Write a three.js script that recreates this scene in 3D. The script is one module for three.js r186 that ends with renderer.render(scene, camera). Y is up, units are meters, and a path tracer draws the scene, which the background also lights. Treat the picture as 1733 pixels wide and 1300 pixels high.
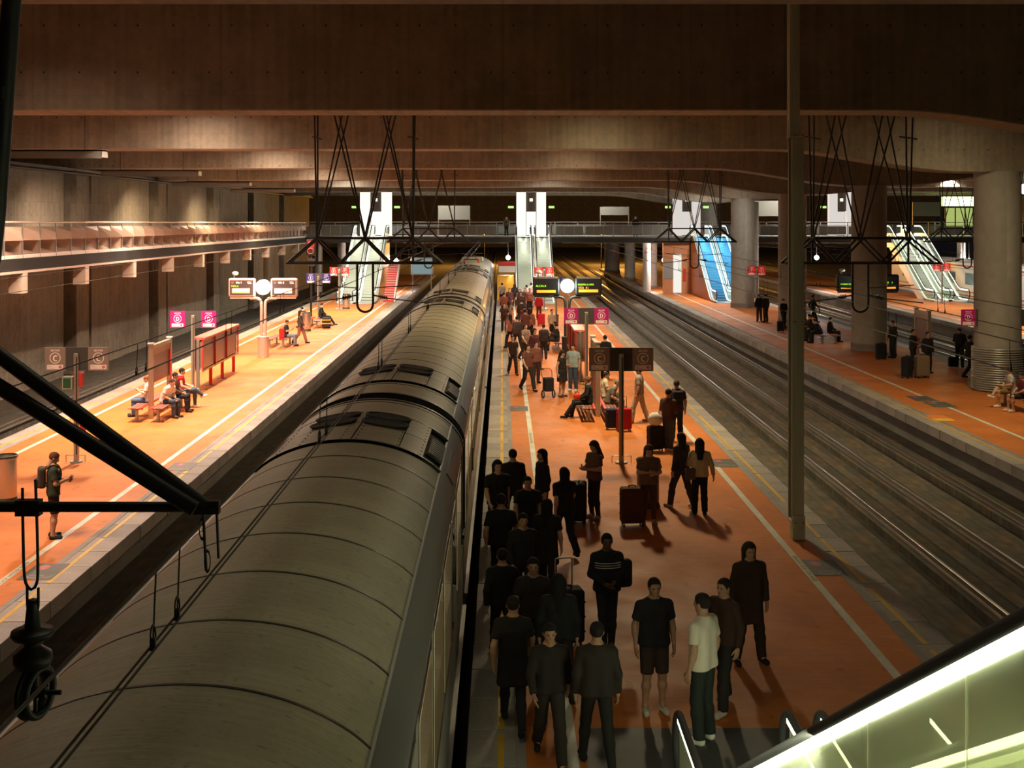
import * as THREE from 'three';
import { RoundedBoxGeometry } from 'three/addons/geometries/RoundedBoxGeometry.js';
import { mergeGeometries } from 'three/addons/utils/BufferGeometryUtils.js';
import { RectAreaLightUniformsLib } from 'three/addons/lights/RectAreaLightUniformsLib.js';

// ---------- camera, sky, exposure ----------
const F = 2000, CX = 850, CY = 368, EYE = 6.5;      // focal length in pixels, vanishing point, eye height over the platforms
const scene = new THREE.Scene();
const camera = new THREE.PerspectiveCamera(2 * Math.atan(650 / F) * 180 / Math.PI, 1733 / 1300, 0.1, 600);
camera.position.set(0, EYE, 0);
camera.lookAt(0, EYE, -10);
camera.setViewOffset(1733, 1300, 866.5 - CX, 650 - CY, 1733, 1300);
camera.updateProjectionMatrix();
const renderer = new THREE.WebGLRenderer({ antialias: true });
renderer.toneMapping = THREE.LinearToneMapping;
renderer.toneMappingExposure = 1.0;
renderer.shadowMap.enabled = true;
RectAreaLightUniformsLib.init();
scene.background = new THREE.Color().setRGB(0.004, 0.0035, 0.004);

// ---------- area light helper and the hall's lamps (bulky light lines stay here, fittings are built further down) ----------
function rectLight(c, normal, along, w, h, color, intensity) {
  const l = new THREE.RectAreaLight(new THREE.Color().setRGB(...color), intensity, w, h);
  const z = normal.clone().normalize().negate(), x = along.clone().normalize();
  const y = new THREE.Vector3().crossVectors(z, x).normalize();
  l.quaternion.setFromRotationMatrix(new THREE.Matrix4().makeBasis(x, y, z));
  l.position.copy(c);
  scene.add(l);
  return l;
}
const V = (x, y, z) => new THREE.Vector3(x, y, z);
const DOWN = V(0, -1, 0);
const WARM = [1, 0.72, 0.45], PINK = [1, 0.71, 0.52], CREAM = [1, 0.82, 0.48], WHITE = [1, 0.93, 0.80], SODIUM = [1, 0.45, 0.08], OLIVE = [1, 0.93, 0.62];
// [x, y, depth, length across, length along, colour, intensity, depth of the side baffles]
const LAMPS = [
  [-14.2, 8.55, 22, 3.6, 0.5, PINK, 110, 0.1], [-14.8, 8.55, 38.5, 3.6, 0.5, PINK, 180, 0.1], [-15.6, 8.45, 52.6, 4.2, 0.5, PINK, 190, 0.1], [-16.2, 8.35, 66, 4.2, 0.5, WARM, 200, 0.1], [-16.2, 8.3, 80, 4.2, 0.5, WARM, 180, 0.1],
  [-11.0, 10.6, 20.5, 0.55, 2.6, PINK, 290, 0.34], [-11.0, 10.5, 37.5, 0.55, 2.6, PINK, 940, 0.34], [-11.0, 10.0, 52.0, 0.55, 2.6, PINK, 880, 0.34], [-11.0, 9.7, 66, 0.55, 2.6, PINK, 700, 0.34], [-11.0, 9.5, 80, 0.55, 2.6, WHITE, 800, 0.34],
  [3.4, 10.5, 36.5, 0.55, 2.6, CREAM, 400, 0.34], [3.4, 10.0, 51.5, 0.55, 2.6, WARM, 330, 0.34], [3.4, 9.7, 65, 0.55, 2.6, WARM, 330, 0.34], [3.4, 9.5, 79, 0.55, 2.6, WHITE, 520, 0.34],
  [-1.5, 11.6, 11, 2.6, 0.5, OLIVE, 19, 0.1],
  [16.6, 9.5, 79, 0.55, 2.4, WHITE, 130, 0.34], [16.6, 9.5, 92, 0.55, 2.4, WHITE, 420, 0.34], [32, 9.6, 66, 0.55, 3, WHITE, 560, 0.34], [32, 9.5, 85, 0.55, 3, WHITE, 620, 0.34],
  [-6, 10.0, 105.5, 3, 0.5, WHITE, 130, 0.1], [8, 10.0, 105.5, 3, 0.5, WHITE, 130, 0.1], [26, 10.0, 105.5, 3, 0.5, WHITE, 160, 0.1],
  [16.2, 10.6, 36.5, 0.55, 2.6, CREAM, 170, 0.34],
];

// ---------- small helpers ----------
const G = (x, y) => { const d = F * EYE / (y - CY); return V((x - CX) * d / F, 0, -d); };            // a pixel on the platforms
const at = (x, y, d) => V((x - CX) * d / F, EYE - (y - CY) * d / F, -d);                              // a pixel at a known depth
let seed = 7;
const rnd = () => { seed = (seed * 1664525 + 1013904223) >>> 0; return seed / 4294967296; };
const rr = (a, b) => a + (b - a) * rnd();
const used = {};
function numbered(n) { if (!(n in used)) { used[n] = 0; return n; } used[n]++; return n + '_' + String(used[n]).padStart(3, '0'); }
function tag(o, label, category, group, kind) {
  o.userData.label = label; o.userData.category = category;
  if (group) o.userData.group = group;
  if (kind) o.userData.kind = kind;
  return o;
}
function thing(name, label, category, pos = [0, 0, 0], turn = 0, group, kind) {
  const o = new THREE.Group(); o.name = numbered(name); scene.add(o);
  o.position.set(pos.x ?? pos[0], pos.y ?? pos[1], pos.z ?? pos[2]); o.rotation.y = turn;
  return tag(o, label, category, group, kind);
}
function part(name, geo, m, parent, pos, rot) {
  const o = new THREE.Mesh(Array.isArray(geo) ? mergeGeometries(geo.map(g => { const n = g.index ? g.toNonIndexed() : g; for (const k of Object.keys(n.attributes)) if (!['position', 'normal', 'uv'].includes(k)) n.deleteAttribute(k); return n; })) : geo, m);
  o.name = name; o.castShadow = o.receiveShadow = true;
  if (pos) o.position.set(pos.x ?? pos[0], pos.y ?? pos[1], pos.z ?? pos[2]);
  if (rot) o.rotation.set(...rot);
  parent.add(o);
  return o;
}
function solo(name, geo, m, label, category, group, kind, pos, rot) {
  const o = part(numbered(name), geo, m, scene, pos, rot);
  return tag(o, label, category, group, kind);
}
function dup(o, pos, turn, label) {
  const c = o.clone(); c.name = numbered(o.name.replace(/_\d{3}$/, '')); c.userData = { ...o.userData }; scene.add(c);
  c.position.set(pos.x ?? pos[0], pos.y ?? pos[1], pos.z ?? pos[2]);
  if (turn !== undefined) c.rotation.y = turn;
  if (label) c.userData.label = label;
  return c;
}
function metreUV(g) {           // uv in metres from the dominant axis of each face
  if (g.index) g = g.toNonIndexed();
  const p = g.attributes.position, n = g.attributes.normal, uv = new Float32Array(p.count * 2);
  for (let i = 0; i < p.count; i += 3) {
    const ax = Math.abs(n.getX(i)), ay = Math.abs(n.getY(i)), az = Math.abs(n.getZ(i));
    for (let k = i; k < i + 3; k++) {
      const x = p.getX(k), y = p.getY(k), z = p.getZ(k);
      const [u, v] = ay >= ax && ay >= az ? [x, z] : ax >= az ? [z, y] : [x, y];
      uv[2 * k] = u; uv[2 * k + 1] = v;
    }
  }
  g.setAttribute('uv', new THREE.BufferAttribute(uv, 2));
  return g;
}
const box = (w, h, d, x = 0, y = 0, z = 0) => metreUV(new THREE.BoxGeometry(w, h, d).translate(x, y, z));
const rbox = (w, h, d, r = 0.02, x = 0, y = 0, z = 0, s = 2) => new RoundedBoxGeometry(w, h, d, s, r).translate(x, y, z);
const span = (x0, x1, y0, y1, d0, d1) => box(x1 - x0, y1 - y0, Math.abs(d1 - d0), (x0 + x1) / 2, (y0 + y1) / 2, -(d0 + d1) / 2);   // by edges, depth ahead of the camera
const cyl = (r0, r1, h, n = 16, x = 0, y = 0, z = 0) => new THREE.CylinderGeometry(r0, r1, h, n).translate(x, y, z);
function bar(a, b, r, n = 8) {     // round bar from a to b
  const l = a.distanceTo(b), g = new THREE.CylinderGeometry(r, r, l, n);
  g.applyQuaternion(new THREE.Quaternion().setFromUnitVectors(V(0, 1, 0), b.clone().sub(a).normalize()));
  return g.translate((a.x + b.x) / 2, (a.y + b.y) / 2, (a.z + b.z) / 2);
}
function tube(pts, r, seg = 40, n = 8, closed = false, ten = 0.5) { return new THREE.TubeGeometry(new THREE.CatmullRomCurve3(pts, closed, 'catmullrom', ten), seg, r, n, closed); }

// ---------- textures ----------
const hash = (x, y, s) => { let h = (x * 374761393 + y * 668265263 + s * 2147483647) | 0; h = Math.imul(h ^ (h >>> 13), 1274126177); return ((h ^ (h >>> 16)) >>> 0) / 4294967296; };
function vnoise(x, y, per, s) {    // tiling value noise
  const xi = Math.floor(x), yi = Math.floor(y), fx = x - xi, fy = y - yi, u = fx * fx * (3 - 2 * fx), v = fy * fy * (3 - 2 * fy);
  const m = k => ((k % per) + per) % per;
  const a = hash(m(xi), m(yi), s), b = hash(m(xi + 1), m(yi), s), c = hash(m(xi), m(yi + 1), s), d = hash(m(xi + 1), m(yi + 1), s);
  return a + (b - a) * u + (c - a) * v + (a - b - c + d) * u * v;
}
const fbm = (u, v, f, oct, s) => { let t = 0, a = 0.5, n = 0; for (let o = 0; o < oct; o++) { t += a * vnoise(u * f, v * f, f, s + o); n += a; a *= 0.5; f *= 2; } return t / n; };
function dataTex(size, fn, srgb = true, rep = 1) {
  const d = new Uint8Array(size * size * 4);
  for (let y = 0; y < size; y++) for (let x = 0; x < size; x++) {
    const c = fn(x / size, y / size), i = 4 * (y * size + x);
    d[i] = c[0]; d[i + 1] = c[1]; d[i + 2] = c[2]; d[i + 3] = 255;
  }
  const t = new THREE.DataTexture(d, size, size);
  t.wrapS = t.wrapT = THREE.RepeatWrapping; t.magFilter = THREE.LinearFilter; t.minFilter = THREE.LinearMipmapLinearFilter; t.generateMipmaps = true;
  if (srgb) t.colorSpace = THREE.SRGBColorSpace;
  t.repeat.set(rep, rep); t.needsUpdate = true;
  return t;
}
const grey = (v, tint = [1, 1, 1]) => tint.map(t => Math.max(0, Math.min(255, v * t)));
const concreteTex = dataTex(1024, (u, v) => {                    // 7.2 m square: boards, stains, tie holes
  let k = 205 + 46 * (fbm(u, v, 6, 5, 3) - 0.5) + 22 * (fbm(u, v, 64, 2, 9) - 0.5) + 26 * (fbm(u, v * 0.999, 32, 1, 21) - 0.5) * (fbm(u, v, 3, 2, 40));
  k += 26 * (vnoise(u * 60, v * 3, 60, 5) - 0.5);                // run marks
  const px = (u * 3) % 1, py = (v * 3) % 1;
  if (px < 0.006 || py < 0.004) k -= 26;
  for (const [a, b] of [[0.12, 0.25], [0.88, 0.25], [0.12, 0.75], [0.88, 0.75], [0.5, 0.25], [0.5, 0.75]]) if (Math.hypot(px - a, py - b) < 0.011) k -= 120;
  return grey(k, [1, 0.98, 0.94]);
}, true, 1 / 7.2);
const plainTex = dataTex(512, (u, v) => grey(212 + 60 * (fbm(u, v, 5, 6, 13) - 0.5) + 24 * (fbm(u, v, 90, 2, 17) - 0.5)), true, 1 / 3);
const floorTex = dataTex(1024, (u, v) => {                       // worn resin floor, 6 m square
  const a = fbm(u, v, 5, 5, 31), b = fbm(u, v, 40, 3, 33), s = vnoise(u * 8, v * 260, 260, 35);
  const k = 214 + 44 * (a - 0.5) + 20 * (b - 0.5) + 12 * (s - 0.5);
  const spot = fbm(u, v, 24, 2, 37) > 0.83 ? 0.9 : 1;
  return [k * 1.03 * spot, k * spot, (k - 10 * (a - 0.4)) * spot];
}, true, 1 / 6);
const roughTex = dataTex(512, (u, v) => { const k = 150 + 110 * (fbm(u, v, 6, 5, 51) - 0.35); return grey(k); }, false, 1 / 5);
const roofTex = dataTex(1024, (u, v) => {                        // painted roof sheet with streaks across the train
  let k = 208 + 30 * (fbm(u, v, 4, 4, 61) - 0.5) + 34 * (vnoise(u * 5, v * 150, 150, 63) - 0.5) * fbm(u, v, 8, 2, 65) + 16 * (fbm(u, v, 80, 2, 67) - 0.5);
  if (fbm(u, v * 3, 30, 2, 69) > 0.80) k -= 30;
  return grey(k, [1, 0.985, 0.93]);
}, true, 1 / 2.5);
const trackTex = dataTex(512, (u, v) => { const k = 170 + 90 * (fbm(u, v, 8, 5, 71) - 0.5) + 50 * (vnoise(u * 40, v * 6, 40, 73) - 0.5); const r = fbm(u, v, 6, 3, 75) > 0.62 ? 1.12 : 1; return [k * r, k, k * 0.92 / r]; }, true, 1 / 3);
function canvasTex(w, h, draw) {
  const c = document.createElement('canvas'); c.width = w; c.height = h;
  draw(c.getContext('2d'), w, h);
  const t = new THREE.CanvasTexture(c); t.colorSpace = THREE.SRGBColorSpace; t.magFilter = THREE.LinearFilter; t.anisotropy = 8;
  return t;
}
const M = (rgb, roughness = 0.7, o = {}) => new THREE.MeshStandardMaterial({ color: new THREE.Color().setRGB(...rgb), roughness, ...o });
const glow = (rgb, k) => new THREE.MeshStandardMaterial({ color: 0x111111, roughness: 0.6, emissive: new THREE.Color().setRGB(...rgb), emissiveIntensity: k });
const mat = {
  concrete: M([0.40, 0.36, 0.30], 0.85, { map: concreteTex }),
  slabConcrete: M([0.30, 0.28, 0.25], 0.9, { map: plainTex }),
  column: M([0.40, 0.38, 0.33], 0.7, { map: plainTex }),
  orange: new THREE.MeshPhysicalMaterial({ color: new THREE.Color().setRGB(0.67, 0.222, 0.05), roughness: 0.92, specularIntensity: 0.35, map: floorTex, roughnessMap: roughTex }),
  coping: M([0.42, 0.37, 0.33], 0.8, { map: plainTex }),
  coping2: M([0.34, 0.31, 0.29], 0.85, { map: plainTex }),
  yellow: M([0.72, 0.42, 0.03], 0.6, { map: plainTex }),
  white: M([0.78, 0.76, 0.66], 0.6, { map: plainTex }),
  bed: M([0.10, 0.088, 0.075], 0.95, { map: trackTex }),
  plinth: M([0.17, 0.145, 0.12], 0.9, { map: trackTex }),
  rail: M([0.30, 0.27, 0.24], 0.3, { metalness: 0.9 }),
  rust: M([0.13, 0.07, 0.04], 0.8),
  steelDark: M([0.035, 0.034, 0.03], 0.5, { metalness: 0.4 }),
  steelGrey: M([0.30, 0.30, 0.28], 0.4, { metalness: 0.6 }),
  stainless: M([0.55, 0.52, 0.48], 0.28, { metalness: 0.9 }),
  aluminium: M([0.62, 0.58, 0.54], 0.4, { metalness: 0.5 }),
  black: M([0.012, 0.012, 0.012], 0.5),
  rubber: M([0.018, 0.018, 0.018], 0.75),
  red: M([0.55, 0.03, 0.02], 0.45),
  glass: new THREE.MeshPhysicalMaterial({ color: new THREE.Color().setRGB(0.86, 0.93, 0.84), roughness: 0.06, transmission: 1, thickness: 0, ior: 1.5 }),
  pane: new THREE.MeshPhysicalMaterial({ color: new THREE.Color().setRGB(0.03, 0.03, 0.028), roughness: 0.05, clearcoat: 1 }),
  litPane: new THREE.MeshPhysicalMaterial({ color: new THREE.Color().setRGB(0.04, 0.035, 0.03), roughness: 0.08, clearcoat: 1, emissive: new THREE.Color().setRGB(1, 0.74, 0.30), emissiveIntensity: 0.2 }),
};

// ================= the hall =================
const HALL_Y = 12.4, COLUMN_X = 18.2, COLUMNS_X = [19.2, 18.65, 18.03, 17.6, 17.36, 20.6, 19.6];
const BEAMS = [[16.6, 9.78], [30.2, 9.26], [43.8, 9.06], [57.4, 8.91], [71, 8.77], [84.6, 8.7], [98.2, 8.65], [111.8, 8.6]];
const haunch = x => { const t = Math.min(1, Math.max(0, 1 - (Math.abs(x - COLUMN_X) - 0.9) / 7.4)); return 0.85 * t * t * (3 - 2 * t); };
solo('ceiling', span(-27, 54, HALL_Y, HALL_Y + 0.4, -14, 128), mat.concrete, 'bare concrete roof slab over the whole station hall', 'ceiling', null, 'structure');
for (const [d, y] of BEAMS) {
  const s = new THREE.Shape(); s.moveTo(-26.5, HALL_Y); s.lineTo(-26.5, y);
  for (let x = -20; x <= 53.5; x += 0.75) s.lineTo(x, y - haunch(x));
  s.lineTo(53.5, y); s.lineTo(53.5, HALL_Y);
  const g = metreUV(new THREE.ExtrudeGeometry(s, { depth: 1.4, bevelEnabled: true, bevelSize: 0.03, bevelThickness: 0.03, bevelSegments: 1 }).translate(0, 0, -d - 1.4));
  solo('roof_beam', g, mat.concrete, d < 29 ? 'deep concrete roof beam above the viewing walkway' : 'deep concrete roof beam with a haunch at the round columns', 'beam', d < 29 ? null : 'roof beams across the hall', 'structure');
}
// columns on the platform beyond the tracks
for (const [i, [d, y]] of BEAMS.slice(1).entries()) {
  const c = thing('round_column', i === 1 ? 'round concrete column with a ribbed metal jacket at its foot' : 'plain round concrete column under a roof beam', 'column', [COLUMNS_X[i], 0, -d - 0.7], 0, i === 1 ? null : 'plain round columns', 'structure');
  const top = y - 0.84;
  part('shaft', new THREE.CylinderGeometry(0.84, 0.84, top, 48, 1, false).translate(0, top / 2, 0), mat.column, c);
  if (i === 1) {
    const pts = [new THREE.Vector2(0.86, 0.02)];
    for (let k = 0; k < 19; k++) { const b = 0.03 + k * 0.085; pts.push(new THREE.Vector2(0.89, b), new THREE.Vector2(0.93, b + 0.02), new THREE.Vector2(0.935, b + 0.04), new THREE.Vector2(0.92, b + 0.06), new THREE.Vector2(0.89, b + 0.075)); }
    pts.push(new THREE.Vector2(0.86, 1.66));
    part('ribbed_jacket', new THREE.LatheGeometry(pts, 64), M([0.36, 0.37, 0.34], 0.35, { metalness: 0.6 }), c);
  } else part('base_ring', new THREE.CylinderGeometry(0.87, 0.87, 0.35, 48).translate(0, 0.175, 0), mat.slabConcrete, c);
}
// wall beside the balcony, with slots each side of the beam piers
const WX = -20.8, WTOP = 8.75;
{
  const w = thing('wall_left', 'concrete retaining wall with piers and dark vertical slots behind the balcony', 'wall', [0, 0, 0], 0, null, 'structure');
  part('wall_core', span(WX - 1.6, WX - 1.1, -1.1, WTOP, -14, 128), mat.slabConcrete, w);
  part('wall_cap', [span(WX - 1.6, WX + 0.12, WTOP - 0.02, WTOP + 0.12, -14, 128), bar(V(WX + 0.25, WTOP - 0.12, 14), V(WX + 0.25, WTOP - 0.12, -128), 0.07)], mat.steelDark, w);
  let d0 = -14;
  for (const c of [-10.3, 3.3, 17.3, 30.9, 44.5, 58.1, 71.7, 85.3, 98.9, 112.5, 128]) {
    const end = c === 128 ? 128 : c - 1.75;
    if (end > d0) {
      const mid = (d0 + end) / 2;
      part('wall_panel', span(WX - 1.1, WX, 4.4, WTOP, d0, mid - 0.02), mat.concrete, w);
      part('wall_panel', span(WX - 1.1, WX - 0.12, 4.4, WTOP, mid + 0.02, end), mat.concrete, w);
      part('lower_panel', span(WX - 1.1, WX, -1.1, 4.38, d0, mid - 0.02), mat.concrete, w);
      part('lower_panel', span(WX - 1.1, WX - 0.12, -1.1, 4.38, mid + 0.02, end), mat.concrete, w);
    }
    if (c !== 128) { part('pier', span(WX - 1.1, WX + 0.18, 4.4, WTOP, c - 0.85, c + 0.85), mat.concrete, w); part('lower_pier', span(WX - 1.1, WX + 0.18, -1.1, 4.38, c - 0.85, c + 0.85), mat.concrete, w); }
    d0 = c + 1.75;
  }
}
solo('wall_right', span(53.5, 54, -1.1, HALL_Y, -14, 128), mat.concrete, 'concrete side wall beyond the outermost platform', 'wall', null, 'structure');
solo('wall_back', span(-27, 54, -1.1, HALL_Y, -14.4, -14), mat.concrete, 'concrete end wall of the hall at the walkway', 'wall', null, 'structure');
solo('wall_upper_left', span(-27, -26.6, 6, HALL_Y, -14, 128), mat.slabConcrete, 'set-back concrete wall above the retaining wall', 'wall', null, 'structure');
solo('floor', span(-60, 90, -1.6, -1.1, -14, 320), mat.bed, 'dark track bed between the platforms', 'track bed', null, 'structure');
solo('wall_far', span(-70, 110, -1.1, 16, 300, 301), mat.slabConcrete, 'dark retaining wall far down the line', 'wall', null, 'structure');

// ---- platforms: deck, body, single coping slabs, painted lines ----
function platform(name, label, x0, x1, d0, d1, opt = {}) {
  const p = thing(name, label, 'platform', [0, 0, 0], opt.turn || 0, null, 'structure');
  part('platform_deck', span(x0 + 0.6, x1 - 0.6, -0.12, 0, d0, d1), mat.orange, p);
  part('platform_body', span(x0 + 0.55, x1 - 0.55, -1.1, -0.12, d0, d1), mat.slabConcrete, p);
  for (const [side, xa] of [[1, x0], [-1, x1]]) {
    if (!(opt.sides || [1, -1]).includes(side)) { part('platform_edge', span(side > 0 ? xa : xa - 0.6, side > 0 ? xa + 0.6 : xa, -0.3, 0, d0, d1), mat.coping, p); continue; }
    const g = rbox(0.605, 0.3, 0.985, 0.012, 0, 0, 0, 1), face = box(0.1, 0.42, 0.985);
    metreUV(g);
    for (let d = opt.c0 ?? d0, k = 0; d < (opt.c1 ?? d1); d += 1, k++) {
      part('coping_slab', g, hash(k, side + 3, 8) > 0.4 ? mat.coping : mat.coping2, p, [xa + side * (0.3 + (hash(k, side + 5, 4) - 0.5) * 0.012), -0.15 + (hash(k, 2, side + 9) - 0.5) * 0.006, -(d + 0.5)]);
    }
    if ((opt.c1 ?? d1) < d1) part('platform_edge', span(side > 0 ? xa : xa - 0.6, side > 0 ? xa + 0.6 : xa, -0.3, 0, opt.c1, d1), mat.coping, p);
    if ((opt.c0 ?? d0) > d0) part('platform_edge', span(side > 0 ? xa : xa - 0.6, side > 0 ? xa + 0.6 : xa, -0.3, 0, d0, opt.c0), mat.coping, p);
    const dl = 0.004, yl = xa + side * 0.42, wl = xa + side * (opt.white || 1.28);
    // worn yellow edge line, broken where the paint is gone
    for (let d = d0; d < d1; d += 3) { const e = Math.min(d + 3 - hash(d, side, 5) * 0.35, d1); part('yellow_line', span(yl - 0.045, yl + 0.045 - hash(d, 1, side + 2) * 0.02, 0, dl, d, e), mat.yellow, p); }
    part('grey_line', span(xa + side * 0.66 - 0.06, xa + side * 0.66 + 0.06, 0, 0.003, d0, d1), mat.coping2, p);
    part('white_line', span(wl - 0.07, wl + 0.07, 0, dl, d0, d1), mat.white, p);
  }
  return p;
}
const platL = platform('platform', 'orange island platform between the retaining wall track and the train', -14.65, -7.65, -12, 135, { c0: 12, c1: 112 });
const platM = platform('platform', 'orange island platform alongside the standing train', -0.43, 6.87, -12, 135, { c0: 12, c1: 122 });
const platR = platform('platform', 'orange platform carrying the row of round columns', 13.7, 21.2, 10, 150, { turn: 0.0092, c0: 26, c1: 116, sides: [1], white: 1.95 });
const platF = platform('platform', 'orange platform beyond the columns at the outer tracks', 27.8, 35.6, 20, 140, { sides: [1], c0: 50, c1: 120 });

// ---- tracks ----
const railShape = (() => { const s = new THREE.Shape(); s.moveTo(-0.07, 0); s.lineTo(0.07, 0); s.lineTo(0.07, 0.02); s.lineTo(0.012, 0.04); s.lineTo(0.012, 0.12); s.lineTo(0.036, 0.135); s.lineTo(0.036, 0.165); s.lineTo(0.028, 0.172); s.lineTo(-0.028, 0.172); s.lineTo(-0.036, 0.165); s.lineTo(-0.036, 0.135); s.lineTo(-0.012, 0.12); s.lineTo(-0.012, 0.04); s.lineTo(-0.07, 0.02); return s; })();
function track(x, d0, d1, label) {
  const t = thing('railway_track', label, 'track', [x, -1.1, 0], 0, null, 'structure');
  const rg = new THREE.ExtrudeGeometry(railShape, { depth: d1 - d0, bevelEnabled: false }).translate(0, 0, -d1);
  for (const s of [-0.87, 0.87]) {
    part('rail', rg, mat.rail, t, [s, 0.2, 0]);
    part('rail_plinth', span(-0.2, 0.2, 0, 0.2, d0, d1), mat.plinth, t, [s, 0, 0]);
  }
  part('centre_slab', span(-0.42, 0.42, 0, 0.1, d0, d1), mat.plinth, t);
  for (const s of [-1.36, 1.36]) part('side_slab', span(-0.16, 0.16, 0, 0.13, d0, d1), mat.bed, t, [s, 0, 0]);
  return t;
}
track(-16.5, -12, 260, 'track running along the foot of the retaining wall');
track(-6.0, -12, 260, 'empty track in the trench next to the train');
track(-2.13, -12, 260, 'track under the standing train');
track(8.35, -12, 260, 'empty track along the edge of the train platform');
track(11.65, -12, 260, 'empty track along the edge of the column platform');
track(22.7, 10, 260, 'track directly behind the column platform');
track(26.0, 10, 260, 'track along the front edge of the outermost platform');
solo('cable_trough', [span(9.85, 10.15, -1.1, -0.93, -12, 200)], mat.plinth, 'low concrete cable trough between the two empty tracks', 'trough', null, 'structure');

// ================= the train =================
const TX = -2.13, TA = 1.45, TB = 0.85, TC = 2.55, JOINTS = [-5.0, 20.4, 45.8, 71.6, 94];
const roofMat = M([0.50, 0.475, 0.37], 0.55, { map: roofTex }), bandMat = M([0.10, 0.10, 0.09], 0.5), shellMat = M([0.03, 0.028, 0.024], 0.8);
const acMat = M([0.46, 0.44, 0.36], 0.5, { map: roofTex });
const sideMat = M([0.36, 0.35, 0.32], 0.4, { metalness: 0.3 });
const frameMat = M([0.02, 0.02, 0.02], 0.4);
const roofAt = (th, k = 0) => [TA * Math.cos(th) + k * Math.cos(th) * TB / Math.hypot(TA * Math.sin(th), TB * Math.cos(th)) , TC + TB * Math.sin(th) + k * Math.sin(th)];
function roofSheet(th0, th1, len, k0, k1, n = 22) {   // a curved sheet of the roof with thickness, along -z from 0
  const pos = [], uv = [], idx = [];
  const ring = [];
  for (let i = 0; i <= n; i++) { const th = th0 + (th1 - th0) * i / n; ring.push([...roofAt(th, k1), th]); }
  for (let i = n; i >= 0; i--) { const th = th0 + (th1 - th0) * i / n; ring.push([...roofAt(th, k0), th]); }
  const s = new THREE.Shape(ring.map(([x, y]) => new THREE.Vector2(x, y)));
  const g = new THREE.ExtrudeGeometry(s, { depth: len, bevelEnabled: false }).translate(0, 0, -len);
  const p = g.attributes.position, u = g.attributes.uv;
  for (let i = 0; i < p.count; i++) u.setXY(i, p.getX(i), p.getZ(i));
  // smooth normals over the arc
  const nn = g.attributes.normal;
  for (let i = 0; i < p.count; i++) if (Math.abs(nn.getZ(i)) < 0.5) {
    const x = p.getX(i) / (TA * TA), y = (p.getY(i) - TC) / (TB * TB), l = Math.hypot(x, y) || 1, sg = (nn.getX(i) * x + nn.getY(i) * y) >= 0 ? 1 : -1;
    nn.setXYZ(i, sg * x / l, sg * y / l, 0);
  }
  return g;
}
const D2R = Math.PI / 180;
const onRoof = (th, z, lift = 0) => { const [x, y] = roofAt(th, lift); const nx = Math.cos(th) / TA, ny = Math.sin(th) / TB; return { p: V(x, y, z), turn: Math.atan2(-nx, ny) }; };
function acUnit(car, z) {            // roof air-conditioning section, 2.25 m long, from z away from the camera
  const u = new THREE.Group(); u.name = 'air_conditioner'; car.add(u); u.position.z = z;
  const cover = (a, b) => part('cover_plate', roofSheet(a * D2R, b * D2R, 1.1, 0.01, 0.045, 10), acMat, u);
  for (const [a, b] of [[92, 118], [62, 88], [118.6, 148], [46, 61.4]]) for (const dz of [0, -1.13]) cover(a, b).position.z = dz;
  part('ridge_strip', roofSheet(88.6 * D2R, 91.4 * D2R, 2.25, 0.0, 0.055, 3), acMat, u);
  for (const dz of [0, -2.25]) part('edge_seal', roofSheet(30 * D2R, 150 * D2R, 0.05, 0.0, 0.05, 24), frameMat, u, [0, 0, dz]);
  for (const th of [75, 105]) for (const dz of [-1.38, -1.92]) {
    const o = onRoof(th * D2R, dz, 0.05);
    const fan = part('fan', [new THREE.CylinderGeometry(0.25, 0.25, 0.03, 28).scale(1.35, 1, 0.95), new THREE.TorusGeometry(0.25, 0.018, 6, 28).rotateX(Math.PI / 2).scale(1.35, 1, 0.95).translate(0, 0.015, 0)], shellMat, u, o.p, [0, 0, o.turn]);
    const bl = []; for (let k = 0; k < 7; k++) bl.push(new THREE.BoxGeometry(0.58 - Math.abs(k - 3) * 0.08, 0.006, 0.012).translate(0, 0.02, (k - 3) * 0.06));
    part('grille', bl, bandMat, fan);
  }
  for (const s of [1, -1]) {
    const mid = s > 0 ? 37 : 143;
    part('louvre_bed', roofSheet((mid - 7) * D2R, (mid + 7) * D2R, 1.25, 0.005, 0.02, 6), shellMat, u, [0, 0, -0.5]);
    for (let k = 0; k < 9; k++) part('louvre_slat', roofSheet((mid - 6) * D2R, (mid + 6) * D2R, 0.05, 0.02, 0.05, 6), bandMat, u, [0, 0, -0.58 - k * 0.125]);
    part('side_grille', roofSheet((mid - s * 19.5 - 6) * D2R, (mid - s * 19.5 + 6) * D2R, 1.6, 0.005, 0.025, 5), frameMat, u, [0, 0, -0.4]);
  }
  const riv = [];
  for (const th of [63, 86, 94, 117, 48, 132]) for (let k = 0; k < 10; k++) { const o = onRoof(th * D2R, -0.12 - k * 0.225, 0.047); riv.push(new THREE.CylinderGeometry(0.013, 0.013, 0.012, 6).rotateZ(o.turn).translate(o.p.x, o.p.y, o.p.z)); }
  const rv = part('rivets', riv, frameMat, u); rv.userData.kind = 'stuff';
}
const sheetFull = roofSheet(30 * D2R, 150 * D2R, 1.236, 0, 0.012, 30);
const beadGeo = roofSheet(30 * D2R, 150 * D2R, 0.03, -0.01, 0.018, 30);
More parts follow.
